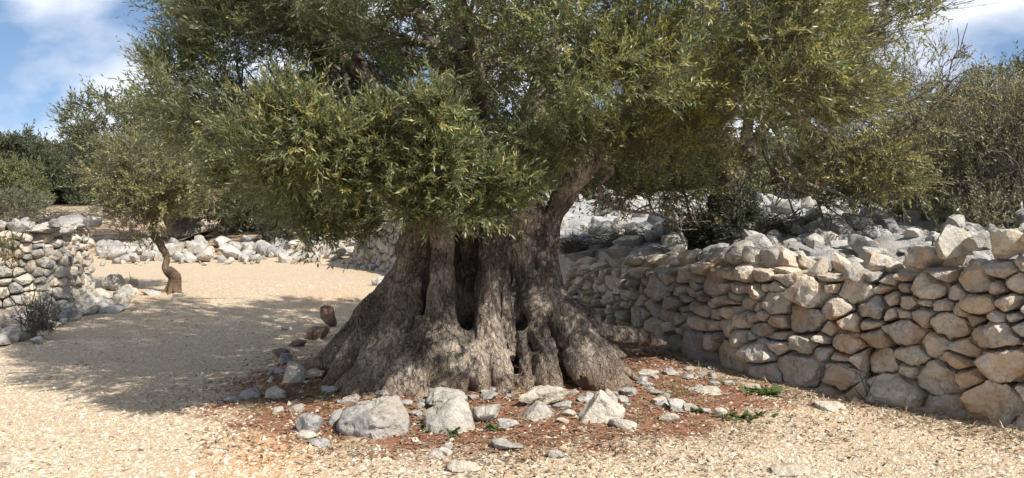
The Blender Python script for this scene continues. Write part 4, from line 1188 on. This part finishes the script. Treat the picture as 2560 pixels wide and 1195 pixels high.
def bushy_tree(name, label, cat, base, crown, n, leaf, size, green, yellow, yf, rng, trunk_r=0.12, trunk_pts=None, mat=M_LEAF_FAR, twigs=5, per=10, bare=0.0, group=None, limbs=4, shell=0.35, up=0.25, bark=M_BARK2, zmin=-9, lw=0.24, stem=True):
    """crown: list of (centre, radii, share)"""
    t = empty(name, label, cat, (0, 0, 0), group)
    c0 = np.array(crown[0][0])
    if trunk_r > 0:
        tp = trunk_pts if trunk_pts is not None else [np.array(base), np.array(base) * 0.6 + c0 * 0.4 + rng.normal(0, 0.08, 3), c0]
        P = catmull(np.array(tp), 8 * (len(tp) - 1) + 1)
        R = trunk_r * np.interp(np.linspace(0, 1, len(P)), [0, 0.08, 0.25, 1], [1.7, 1.25, 1.0, 0.5])
        a = Acc(); tube(a, P, R, 12, rough=0.28, seed=int(rng.integers(99)))
        obj('trunk', a.mesh('trunk', bark, True), t)
        for k in range(limbs):
            c, r, _ = crown[k % len(crown)]
            e = np.array(c) + np.array(r) * norm(rng.normal(size=3)) * 0.75
            i = int(len(P) * rng.uniform(0.6, 0.95)); m = (P[i] + e) / 2 + rng.normal(0, 0.1, 3) * np.mean(r)
            limb(t, [P[i], m, e], R[i] * 0.6, R[i] * 0.12 + 0.004, rng, 3, 7, bark, klen=(0.3 * np.mean(r), 0.7 * np.mean(r)))
    parts = []
    for k, (c, r, share) in enumerate(crown):
        m = max(4, int(n * share * 0.85)); P = shell_points(rng, m, c, r, shell, zmin, seed=int(rng.integers(50)))
        parts.append(sprays(rng, P, axis_of(P, rng, np.array(c), 0.3, 0.5), rng.uniform(0.75, 1.2, m) * size, twigs, per, leaf, green, yellow, yf, bare, up, lw, stem))
    add_crown(t, parts, mat)
    return t

def gz(x, y): return hgt(x, y)
rt = np.random.default_rng(404)
def C(px, py, Y, rx, ry, rz, share=1.0):
    """crown lobe at a photo position: radii in photo pixels at depth Y, ry in metres"""
    return (PW(px, py, Y), (rx * Y / F, ry, rz * Y / F), share)

# olive standing behind the right wall
b = PW(1815, 640, 10.6); b[2] = gz(b[0], b[1]) - 0.05
t2 = empty('olive_tree', 'yellowish sparse olive behind the right wall with bent bare limbs', 'tree')
a = Acc()
Pt = catmull(np.array([b, PW(1800, 560, 10.6), PW(1815, 480, 10.55), PW(1840, 410, 10.5), PW(1865, 365, 10.4)]), 33)
tube(a, Pt, np.interp(np.linspace(0, 1, 33), [0, 0.15, 0.6, 1], [.26, .20, .15, .15]), 14, rough=0.3, seed=4)
obj('trunk', a.mesh('trunk', M_BARK, True), t2)
a = Acc()
V, T = rock_shape(rt, 3, 14, 6, (0.24, 0.2, 0.15), 0.12); a.add(V + PW(1868, 372, 10.35), T)
obj('knot', a.mesh('knot', M_BARK, True), t2)
limb(t2, [PW(1800, 350, 10.35), PW(1850, 375, 10.35), PW(1880, 360, 10.3), PW(1915, 310, 10.3), PW(1935, 270, 10.35), PW(1960, 150, 10.5)], .10, .03, rt, 6, 9)
limb(t2, [PW(1860, 365, 10.3), PW(1870, 320, 10.3), PW(1868, 260, 10.3), PW(1830, 180, 10.4)], .08, .03, rt, 5, 9)
limb(t2, [PW(1905, 330, 10.3), PW(1915, 385, 10.3), PW(1935, 430, 10.3), PW(1965, 470, 10.3), PW(2040, 490, 10.3), PW(2100, 520, 10.3)], .045, .012, rt, 5, 8, klen=(0.3, 0.8))
limb(t2, [PW(1925, 305, 10.3), PW(1950, 345, 10.25), PW(1970, 400, 10.2), PW(2020, 460, 10.2), PW(2090, 480, 10.2), PW(2150, 520, 10.2)], .045, .012, rt, 5, 8, klen=(0.3, 0.8))
limb(t2, [PW(1930, 290, 10.4), PW(2060, 340, 10.4), PW(2160, 370, 10.4), PW(2240, 350, 10.4), PW(2330, 270, 10.4), PW(2380, 200, 10.4)], .06, .008, rt, 9, 8, klen=(0.3, 0.7))
limb(t2, [PW(1960, 180, 10.5), PW(2080, 250, 10.6), PW(2200, 270, 10.6), PW(2300, 240, 10.6), PW(2360, 190, 10.6)], .05, .008, rt, 9, 8, klen=(0.3, 0.7))
limb(t2, [PW(1850, 375, 10.4), PW(1740, 440, 10.3), PW(1680, 470, 10.2), PW(1600, 480, 10.1)], .06, .012, rt, 7, 8, klen=(0.3, 0.8))
parts = []
G2 = (0.15, 0.16, 0.075); Y2 = (0.36, 0.30, 0.11)
for lobe, n_, bare, yy in [(C(1930, 100, 10.6, 240, 1.2, 160), 350, 0.25, 0.5), (C(2150, 300, 10.5, 145, 0.9, 110), 170, 0.5, 0.6), (C(1620, 420, 10.4, 180, 0.9, 95), 280, 0.15, 0.4), (C(2130, 430, 10.4, 130, 0.8, 72), 190, 0.35, 0.55),
                           (C(2190, 480, 10.6, 70, 0.5, 52), 60, 0.3, 0.6), (C(1690, 260, 10.5, 140, 1.0, 130), 210, 0.2, 0.45), (C(2320, 220, 10.5, 70, 0.6, 90), 55, 0.72, 0.6)]:
    c, r, _ = lobe
    P = shell_points(rt, n_, c, r, 0.2, seed=int(rt.integers(60)))
    parts.append(sprays(rt, P, axis_of(P, rt, np.array(c), 0.25, 0.5), rt.uniform(0.32, 0.5, n_), 6, 15, 0.052, G2, Y2, yy, bare, 0.2, 0.24))
add_crown(t2, parts, M_LEAF)

# thin twisted olive on the path's edge
b = PG(432, 728); b[2] -= 0.04
Y = b[1]
tw = empty('young_olive_tree', 'thin twisted leaning olive with orange brown trunk at the path edge', 'tree')
a = Acc()
Pt = catmull(np.array([b, PW(436, 705, Y), PW(434, 688, Y), PW(412, 670, Y), PW(416, 640, Y + .05), PW(402, 612, Y), PW(388, 592, Y), PW(384, 568, Y), PW(392, 542, Y), PW(398, 500, Y)]), 60)
tube(a, Pt, np.interp(np.linspace(0, 1, 60), [0, 0.06, 0.15, 0.2, 0.28, 0.35, 0.6, 1], [.12, .09, .08, .09, .075, .055, .06, .045]) , 14, rough=0.35, seed=8)
for e in [(398, 732), (462, 735), (448, 738), (418, 738)]:
    q = PG(*e); q[2] -= 0.02
    tube(a, catmull(np.array([PW(432, 708, Y), (PW(432, 722, Y) + q) / 2, q]), 9), np.linspace(.06, .015, 9), 8, rough=0.3)
obj('trunk', a.mesh('trunk', M_BARK2, True), tw)
limb(tw, [PW(396, 505, Y), PW(360, 450, Y), PW(310, 400, Y)], .05, .01, rt, 5, 7, M_BARK2, klen=(0.3, 0.7))
limb(tw, [PW(396, 510, Y), PW(430, 450, Y), PW(470, 400, Y)], .05, .01, rt, 5, 7, M_BARK2, klen=(0.3, 0.7))
limb(tw, [PW(396, 530, Y), PW(340, 520, Y), PW(280, 500, Y)], .035, .008, rt, 4, 7, M_BARK2, klen=(0.3, 0.6))
parts = []
for lobe, n_ in [(C(370, 435, Y, 125, 0.8, 95), 220), (C(310, 490, Y, 85, 0.6, 60), 90), (C(470, 475, Y, 62, 0.6, 45), 70), (C(330, 560, Y + .3, 60, 0.5, 35), 40), (C(400, 515, Y, 90, 0.6, 42), 60)]:
    c, r, _ = lobe; P = shell_points(rt, n_, c, r, 0.15, seed=int(rt.integers(60)))
    parts.append(sprays(rt, P, axis_of(P, rt, np.array(c), 0.3, 0.5), rt.uniform(0.28, 0.45, n_), 6, 12, 0.06, (0.20, 0.20, 0.105), (0.35, 0.305, 0.13), 0.4, 0.25, 0.25, 0.24))
add_crown(tw, parts, M_LEAF)

GD = (0.10, 0.115, 0.052)
# big old olive beyond the boulder row
b = np.array([(478 - CX) * 24 / F, 24.0, 0.0]); b[2] = gz(b[0], b[1])
bushy_tree('olive_tree', 'broad dark olive with thick dark trunk beyond the boulder row', 'tree', b,
           [C(300, 340, 24, 115, 1.6, 95, .35), C(420, 420, 24, 150, 1.8, 100, .4), C(530, 470, 24, 110, 1.4, 60, .25)], 620, 0.13, 0.62, GD, (0.2, 0.18, 0.07), 0.22, rt, 0.42,
           [b, PW(470, 580, 24), PW(440, 550, 24), PW(420, 500, 24), PW(380, 420, 24)], twigs=6, per=11, bark=M_BARK)
for (nm, lab, px, pyb, Y, lobes, n_, lf, sz, g, yf, tr) in [
 ('broadleaf_tree', 'tall dark tree on the far left skyline behind the rounded bush', 60, 545, 38, [C(60, 430, 38, 62, 2, 78, .6), C(20, 440, 38, 60, 2, 70, .4)], 420, 0.2, 0.8, (0.05, 0.068, 0.03), 0.05, 0.2),
 ('evergreen_tree', 'dark round evergreen on the skyline right of the tall far tree', 165, 545, 42, [C(165, 470, 42, 62, 2, 68, .7), C(230, 480, 42, 60, 2, 60, .3)], 420, 0.2, 0.8, (0.04, 0.055, 0.027), 0.03, 0.2),
 ('rounded_bush', 'rounded light green bush at the left edge above the wall', 25, 540, 26, [C(20, 475, 26, 62, 1.2, 62, 1)], 340, 0.10, 0.45, (0.11, 0.125, 0.045), 0.2, 0.08),
 ('grey_shrub', 'low grey green shrub below the rounded bush at the left edge', 40, 545, 20, [C(40, 515, 20, 58, 0.7, 30, 1)], 140, 0.07, 0.3, (0.13, 0.14, 0.085), 0.1, 0.03),
 ('olive_tree', 'olive behind the boulder row, right of the broad dark olive', 600, 590, 27, [C(620, 470, 27, 120, 2, 90, 1)], 380, 0.15, 0.65, (0.085, 0.098, 0.042), 0.2, 0.2),
 ('olive_tree', 'olive behind the boulder row, seen under the crown left of the old trunk', 880, 575, 30, [C(870, 460, 30, 130, 2, 100, .7), C(770, 480, 30, 110, 2, 80, .3)], 420, 0.16, 0.7, (0.075, 0.088, 0.04), 0.15, 0.2),
 ('dark_shrub', 'small dark shrub on the boulder row near the old trunk', 705, 605, 22.5, [C(705, 578, 22.5, 48, 0.6, 34, 1)], 150, 0.07, 0.3, (0.04, 0.05, 0.025), 0.05, 0.04),
 ('olive_tree', 'dark tree on the right skyline behind the grey shrub', 2520, 480, 30, [C(2530, 270, 30, 100, 2, 95, .6), C(2450, 330, 30, 90, 2, 70, .4)], 520, 0.16, 0.7, (0.085, 0.10, 0.05), 0.1, 0.22),
 ('slope_bush', 'grey green bush on the right slope below the skyline tree', 2400, 500, 22, [C(2390, 330, 22, 95, 1.5, 75, .6), C(2320, 380, 22, 80, 1.2, 70, .4)], 380, 0.12, 0.55, (0.16, 0.17, 0.10), 0.15, 0.1),
 ('dark_shrub', 'dark shrub enlarged to stand for shade on the yellowish olive trunk', 1815, 640, 10.2, [C(1815, 568, 10.25, 58, 0.3, 62, .75), C(1755, 590, 10.5, 45, 0.3, 32, .25)], 260, 0.05, 0.26, (0.035, 0.045, 0.022), 0.05, 0.03),  # enlarged in front of the sunlit trunk; dark leaves stand in for trunk shade
 ('olive_tree', 'far olive seen through the gap right of the leaning limb', 1500, 530, 26, [C(1520, 420, 26, 130, 1.8, 100, 1)], 380, 0.15, 0.6, (0.10, 0.11, 0.05), 0.25, 0.16),
 ('olive_tree', 'far grey olive behind the bent limbs of the yellowish olive', 1950, 520, 24, [C(1930, 440, 24, 150, 1.6, 80, .6), C(2120, 450, 24, 110, 1.6, 70, .4)], 400, 0.14, 0.6, (0.10, 0.11, 0.055), 0.25, 0.14),
 ('green_shrub', 'low green shrub on the rubble beside the large grey shrub', 2290, 560, 12.2, [C(2290, 480, 12.4, 50, 0.6, 62, .6), C(2370, 540, 12.4, 80, 0.6, 36, .4)], 190, 0.06, 0.32, (0.10, 0.12, 0.035), 0.35, 0.03),
]:
    X = (px - CX) * Y / F
    b = np.array([X, Y, gz(X, Y) - 0.05])
    bushy_tree(nm, lab, 'shrub' if ('bush' in nm or 'shrub' in nm) else 'tree', b, lobes, n_, lf, sz, g, (0.22, 0.19, 0.07), yf, rt, tr, per=10, twigs=6, limbs=2 if n_ < 250 else 4)
# large thin grey shrub at the right edge
Y = 11.0
b = np.array([(2500 - CX) * Y / F, Y, 0]); b[2] = gz(b[0], b[1]) - 0.05
sh = empty('large_grey_shrub', 'large loose grey green shrub at the right edge above the wall', 'shrub')
parts = []
for k in range(26):
    e = PW(rt.uniform(2300, 2640), rt.uniform(230, 460), Y + rt.uniform(-0.7, 0.7)); s0 = b + np.array([rt.uniform(-0.35, 0.35), rt.uniform(-0.3, 0.3), 0])
    m = s0 * 0.5 + e * 0.5 + np.array([rt.normal(0, 0.1), rt.normal(0, 0.1), 0.25])
    limb(sh, [s0, m, e], .022, .005, rt, 4, 6, M_TWIG, spread=0.5, klen=(0.25, 0.6), name='stem')
for lobe, n_ in [(C(2480, 400, Y, 170, 0.9, 150), 420), (C(2380, 440, Y, 100, 0.7, 100), 150), (C(2540, 300, Y, 90, 0.7, 80), 120), (C(2450, 545, Y - .4, 110, 0.5, 35), 70)]:
    c, r, _ = lobe; P = shell_points(rt, n_, c, r, 0.0, seed=int(rt.integers(60)))
    parts.append(sprays(rt, P, norm(P - b + np.array([0, 0, 0.6]) + rt.normal(0, 0.5, P.shape)), rt.uniform(0.28, 0.45, n_), 6, 9, 0.05, (0.25, 0.25, 0.165), (0.36, 0.31, 0.18), 0.35, 0.35, 0.35, 0.22))
add_crown(sh, parts, M_LEAF)
# far woodland closing the view
a = Acc(); k = 0
wood = tag(obj('distant_woodland', None or bpy.data.meshes.new('tmp')), 'dark band of distant scrub woodland along the horizon', 'woodland', kind='stuff')
parts = []
for ang_ in np.linspace(-0.72, 0.72, 46):
    R_ = rt.uniform(62, 80); c = np.array([math.tan(ang_) * R_, R_, 0.0]); c[2] = gz(c[0], c[1]) + 1.0
    r = (rt.uniform(2.2, 3.6), 2.0, rt.uniform(1.5, 2.6))
    P = shell_points(rt, 26, c, r, 0.4, seed=int(rt.integers(60)))
    parts.append(sprays(rt, P, axis_of(P, rt, c, 0.3, 0.5), 1.5, 4, 7, 0.75, (0.055, 0.068, 0.034), (0.16, 0.14, 0.06), 0.1, stem=False, lw=0.4))
for lf, st in parts: a.add(lf[0], lf[1], None, lf[2])
wood.data = a.mesh('distant_woodland', M_LEAF_FAR)

# ------------------------------------------------------------------ gravel, litter, weeds, twigs
rg = np.random.default_rng(909)
def red_at(x, y):
    return 1 - sstep(0.55, 1.55, np.sqrt(((x + 0.15) / 2.05) ** 2 + ((y - 7.15) / 1.72) ** 2))
def pebble_mesh(n, ymin, ymax, smin, smax, keepf):
    Y = ymin * (ymax / ymin) ** rg.uniform(0, 1, n * 2); X = rg.uniform(-0.66, 0.66, n * 2) * Y
    ok = keepf(X, Y, rg.uniform(size=n * 2)); X, Y = X[ok][:n], Y[ok][:n]; n = len(X)
    Z = terrain(X, Y)
    s = smin + (smax - smin) * rg.uniform(0, 1, n) ** 3.2
    O = np.array([[1, 0, -0.5], [-1, 0, -0.5], [0, 1, -0.5], [0, -1, -0.5], [0, 0, 1]], float)
    V = O[None] * rg.uniform(0.6, 1.25, (n, 5, 1)) + rg.normal(0, 0.22, (n, 5, 3))
    V = V * np.stack([rg.uniform(0.8, 1.3, n), rg.uniform(0.6, 1.0, n), rg.uniform(0.3, 0.6, n)], -1)[:, None]
    th = rg.uniform(0, 6.28, n); c, sn = np.cos(th)[:, None], np.sin(th)[:, None]
    V = np.stack([V[..., 0] * c - V[..., 1] * sn, V[..., 0] * sn + V[..., 1] * c, V[..., 2]], -1) * s[:, None, None]
    V = V + np.stack([X, Y, Z + s * 0.18], -1)[:, None]
    T = np.array([[0, 2, 4], [2, 1, 4], [1, 3, 4], [3, 0, 4]])
    T = (T[None] + (np.arange(n) * 5)[:, None, None]).reshape(-1, 3)
    pal = np.array([[0.58, 0.48, 0.34], [0.62, 0.54, 0.42], [0.52, 0.42, 0.29], [0.52, 0.38, 0.24], [0.46, 0.42, 0.36], [0.64, 0.59, 0.49]])
    col = pal[rg.choice(6, n, p=[.3, .24, .16, .1, .08, .12])] * rg.uniform(0.85, 1.1, (n, 1))
    return V.reshape(-1, 3), T, np.repeat(col, 5, 0)
def on_path(X, Y, r):
    sd = poly_sd(X, Y, WALL); rd = red_at(X, Y) + 0.25 * n2(X, Y, 2.5, 41)
    lv = poly_sd(X, Y, LEFT_EDGE)
    return (sd < -0.08) & (r > np.clip(rd * 1.15, 0, 0.93)) & (lv < 0.1)
a = Acc()
V, T, Cc = pebble_mesh(50000, 4.4, 16, 0.006, 0.021, on_path); a.add(V, T, None, Cc)
V, T, Cc = pebble_mesh(1300, 4.4, 12.5, 0.012, 0.042, lambda X, Y, r: (red_at(X, Y) > 0.08) & (poly_sd(X, Y, WALL) < -0.1) & (r > 0.75 * red_at(X, Y))); a.add(V, T, None, Cc)
tag(obj('gravel', a.mesh('gravel', M_PEBBLE)), 'loose cream gravel strewn over the path', 'gravel', kind='stuff')

a = Acc(); rr_ = np.random.default_rng(61)
for i in range(150):
    th = rr_.uniform(math.pi * 0.92, math.pi * 2.05); k = rr_.normal(1.0, 0.13)
    X, Y = TREE[0] + math.cos(th) * 1.75 * k, TREE[1] + math.sin(th) * 1.45 * k
    s_ = 0.022 + 0.05 * rr_.uniform() ** 2.5
    V, T = rock_shape(rr_, 2, 10, 12, (s_ * rr_.uniform(0.9, 1.5), s_, s_ * rr_.uniform(0.35, 0.75)), 0.05)
    t_ = rr_.uniform(0, 6.28); R_ = np.array([[math.cos(t_), math.sin(t_), 0], [-math.sin(t_), math.cos(t_), 0], [0, 0, 1]])
    a.add(V @ R_ + np.array([X, Y, hgt(X, Y) + s_ * 0.15]), T)
tag(obj('small_rubble', a.mesh('small_rubble', M_STONE, True, 28)), 'small broken stones strewn round the foot of the old trunk', 'rubble', kind='stuff')

def litter_mesh(n, keepf, smin, smax, pal, lift=0.006, ymin=4.6, ymax=11):
    Y = ymin * (ymax / ymin) ** rg.uniform(0, 1, n * 6); X = rg.uniform(-0.6, 0.6, n * 6) * Y
    ok = keepf(X, Y, rg.uniform(size=n * 6)); X, Y = X[ok][:n], Y[ok][:n]; n = len(X)
    Z = terrain(X, Y) + lift + rg.uniform(0, 0.012, n)
    th = rg.uniform(0, 6.28, n); D = norm(np.stack([np.cos(th), np.sin(th), rg.normal(0, 0.22, n)], -1))
    Nn = norm(np.stack([rg.normal(0, 0.5, n), rg.normal(0, 0.5, n), np.ones(n)], -1))
    L = rg.uniform(smin, smax, n)
    col = np.array(pal)[rg.integers(len(pal), size=n)] * rg.uniform(0.7, 1.2, (n, 1))
    return leaves(np.stack([X, Y, Z], -1), D, L, L * rg.uniform(0.14, 0.24, n), Nn, col, bend=0.25)
def near_red(X, Y, r):
    sd = poly_sd(X, Y, WALL)
    rd = red_at(X, Y) + 0.3 * n2(X, Y, 1.8, 47)
    foot = np.exp(-((sd + 0.3) / 0.32) ** 2) * (Y < 9.5)
    return (sd < -0.05) & (r < np.clip(np.maximum(rd * 0.8, foot), 0.015, 0.95))
a = Acc()
V, T, Cc = litter_mesh(19000, near_red, 0.03, 0.062, [(0.22, 0.13, 0.07), (0.30, 0.20, 0.11), (0.14, 0.085, 0.05), (0.36, 0.28, 0.18), (0.20, 0.17, 0.13)]); a.add(V, T, None, Cc)
tag(obj('leaf_litter', a.mesh('leaf_litter', M_LITTER)), 'dry brown olive leaves littering the red soil', 'leaf litter', kind='stuff')

def grass_keep(X, Y, r):
    sd = poly_sd(X, Y, WALL)
    return (sd < -0.06) & (r < np.clip(np.exp(-((sd + 0.16) / 0.16) ** 2) * 0.9 * (Y < 10) + 0.02 * red_at(X, Y), 0, 1)) & (n2(X, Y, 2.0, 77) > -0.35)
def blades(n, keepf):
    Y = 4.6 * (11 / 4.6) ** rg.uniform(0, 1, n * 14); X = rg.uniform(-0.55, 0.66, n * 14) * Y
    ok = keepf(X, Y, rg.uniform(size=n * 14)); X, Y = X[ok][:n], Y[ok][:n]; n = len(X)
    th = rg.uniform(0, 6.28, n); el = rg.uniform(0.15, 1.2, n)
    D = np.stack([np.cos(th) * np.cos(el), np.sin(th) * np.cos(el), np.sin(el)], -1)
    Nn = norm(np.stack([-np.cos(th) * np.sin(el), -np.sin(th) * np.sin(el), np.cos(el)], -1))
    L = rg.uniform(0.03, 0.11, n)
    col = np.array([(0.36, 0.29, 0.17), (0.26, 0.20, 0.12), (0.20, 0.19, 0.08), (0.42, 0.35, 0.23)])[rg.integers(4, size=n)] * rg.uniform(0.7, 1.2, (n, 1))
    return leaves(np.stack([X, Y, terrain(X, Y) - 0.003], -1), D, L, L * 0.05 + 0.001, Nn, col, bend=0.4)
a = Acc(); V, T, Cc = blades(2600, grass_keep); a.add(V, T, None, Cc)
tag(obj('dry_grass', a.mesh('dry_grass', M_LITTER)), 'thin dry grass and straw along the foot of the right wall', 'dry grass', kind='stuff')

def weed(px, py, label, n=10, s=0.07, name='weed', cat='weed', blade=False, col=(0.085, 0.125, 0.038), spread=0.06, group=None):
    P = PG(px, py); a = Acc()
    th = rg.uniform(0, 6.28, n); el = rg.uniform(0.3, 1.1, n) if not blade else rg.uniform(0.7, 1.45, n)
    D = np.stack([np.cos(th) * np.cos(el), np.sin(th) * np.cos(el), np.sin(el)], -1)
    B = np.stack([rg.normal(0, spread, n), rg.normal(0, spread * 0.8, n), np.zeros(n)], -1)
    Nn = norm(np.stack([-np.cos(th) * np.sin(el), -np.sin(th) * np.sin(el), np.cos(el)], -1))
    L = s * rg.uniform(0.6, 1.3, n)
    c = np.array(col) * rg.uniform(0.7, 1.4, (n, 1))
    V, T, Cc = leaves(B, D, L, L * (0.09 if blade else 0.55), Nn, c, 0.3)
    a.add(V, T, None, Cc)
    if not blade:
        for q_ in range(n):
            tube(a, np.array([[0, 0, -0.004], B[q_] * 0.5 + [0, 0, 0.006], B[q_] + D[q_] * 0.004]), np.array([0.0016, 0.0014, 0.001]), 4, C=c[q_])
    return tag(obj(name, a.mesh(name, M_WEED), None, P), label, cat, group, 'thing')
weed(1915, 985, 'leafy green weed at the foot of the right wall', 46, 0.085, spread=0.075)
weed(1855, 1046, 'low green weed patch in gravel right of the round pale rock', 44, 0.06, spread=0.075)
weed(1744, 1030, 'small green weed between two pale stones of the cluster', 16, 0.06, spread=0.03)
weed(1142, 1085, 'green weed at the foot of the jagged pitted rock', 16, 0.07, spread=0.03)
weed(1088, 1080, 'feathery green weed left of the jagged pitted rock', 14, 0.06, spread=0.03)
weed(1240, 1075, 'green weed sprouting before the angular grey rock', 14, 0.065, spread=0.03)
G = (0.13, 0.15, 0.04)
for px, py, n_, lab in [(810, 990, 90, 'mossy grass tuft against the left buttress'), (690, 996, 70, 'grass tuft below the grey stone in shade'), (735, 985, 40, 'thin grass left of the left buttress'), (785, 1106, 50, 'moss green tuft beside the thin pale slab'),
                        (870, 1125, 26, 'tiny grass tuft below the largest boulder'), (650, 1022, 60, 'sparse grass at the shaded soil border'), (1660, 968, 60, 'grass tuft beside the pale broken slab at the right root'), (1700, 985, 90, 'dry grass patch between trunk and right wall'),
                        (1600, 1015, 26, 'small grass tuft behind the oblong stone'), (1590, 1058, 26, 'small grass tuft right of the elongated grey stone'), (1860, 1098, 24, 'small moss tuft alone in the right gravel'), (1400, 1010, 24, 'grass tuft at the right end of the long slab'), (1800, 960, 60, 'dry grass at the edge of the wall shadow')]:
    tag(weed(px, py, lab, n_, 0.045, 'grass_tuft', 'grass', True, G, 0.07), kind='stuff')

def twig_thing(name, label, cat, paths, r, mat=M_TWIG):
    a = Acc()
    for P_ in paths:
        C_ = catmull(np.array(P_), 6 * len(P_)); tube(a, C_, np.linspace(r, r * 0.35, len(C_)), 5)
    return tag(obj(name, a.mesh(name, mat, True)), label, cat)
Yt = 6.3
twig_thing('dry_twig', 'dark dry forked twig lying over the long pale slab', 'twig', [[PW(1302, 1022, 6.3), PW(1345, 1005, 6.28), PW(1372, 985, 6.3), PW(1405, 955, 6.42)], [PW(1330, 1015, 6.28), PW(1335, 1000, 6.26), PW(1348, 995, 6.3)], [PW(1360, 1018, 6.22), PW(1378, 1005, 6.22), PW(1398, 998, 6.22)], [PW(1310, 1020, 6.3), PW(1340, 1000, 6.3), PW(1380, 985, 6.35), PW(1420, 975, 6.4)]], 0.007, M_BARK)
q = [PG(2240, 1028), PG(2200, 1010)]
twig_thing('dry_shoots', 'bare dry stems leaning on the right wall above the upright stone', 'dry plant', [[PG(2170, 1000) , PW(2165, 950, 6.75), PW(2172, 900, 6.8), PW(2178, 840, 6.85)], [PG(2165, 1005), PW(2140, 975, 6.7), PW(2120, 950, 6.75)], [PG(2172, 1000), PW(2150, 940, 6.72), PW(2130, 925, 6.75)], [PG(2160, 1003), PW(2180, 960, 6.72), PW(2195, 935, 6.75)]], 0.004, M_BARK2)
def dry_bush(label, c, r, n, rng, name='dry_bush', mat=M_TWIG, rad=0.006):
    a = Acc(); b0 = np.array([c[0], c[1], c[2] - r[2]])
    for i in range(n):
        s0 = b0 + np.array([rng.normal(0, 0.3 * r[0]), rng.normal(0, 0.3 * r[1]), 0])
        e = np.array(c) + np.array(r) * rng.normal(0, 0.55, 3)
        m = (s0 + e) / 2 + rng.normal(0, 0.2, 3) * np.array(r)
        tube(a, catmull(np.array([s0, m, e]), 7), np.linspace(rad, rad * 0.35, 7), 4)
        for k in range(3):
            f = rng.uniform(0.3, 0.9); s1 = s0 * (1 - f) + e * f + (m - (s0 + e) / 2) * (1 - abs(2 * f - 1)); e1 = s1 + np.array(r) * rng.normal(0, 0.4, 3)
            tube(a, np.array([s1, (s1 + e1) / 2 + rng.normal(0, 0.04, 3) * r[0], e1]), np.array([rad * 0.5, rad * 0.4, rad * 0.2]), 4)
    return tag(obj(name, a.mesh(name, mat, True)), label, 'dry bush')
rd_ = np.random.default_rng(31)
dry_bush('dry leafless bush on the rubble bank before the left wall', PW(95, 765, 9.6), (0.22, 0.16, 0.26), 70, rd_)
dry_bush('tangle of dry brambles behind the left wall top', PW(150, 540, 13.2), (0.65, 0.4, 0.16), 170, rd_)
dry_bush('dry brushwood lying behind the boulder row by the dark shrub', PW(650, 600, 22.6), (0.75, 0.4, 0.14), 120, rd_)
dry_bush('dry brushwood at the foot of the broad dark olive', PW(480, 618, 22.3), (0.7, 0.4, 0.13), 110, rd_)
dry_bush('grey dry brush on rubble right of the old trunk', PW(1440, 605, 11.8), (0.32, 0.3, 0.14), 130, rd_)
dry_bush('dry twiggy brush under the yellowish olive', PW(1600, 590, 11.6), (0.6, 0.4, 0.13), 150, rd_)
dry_bush('grey leafless brush behind the wall, right of the enlarged dark shrub', PW(1950, 555, 11.2), (0.7, 0.4, 0.22), 200, rd_)
dry_bush('bare seedling twigs beside the dark boulder at the left wall end', PW(328, 705, 13.6), (0.1, 0.1, 0.14), 12, rd_)
b = PW(10, 640, 10.4)
P = b + np.array([0.2, 0.15, 0.22]) * rd_.normal(size=(40, 3)) * 0.6
sp = empty('climbing_shrub', 'small yellow green shrub growing up the left wall face', 'shrub')
add_crown(sp, [sprays(rd_, P, norm(P - b + np.array([0.1, -0.3, 0.4])), 0.2, 5, 8, 0.04, (0.12, 0.125, 0.04), (0.24, 0.19, 0.06), 0.4, 0.3)], M_LEAF)
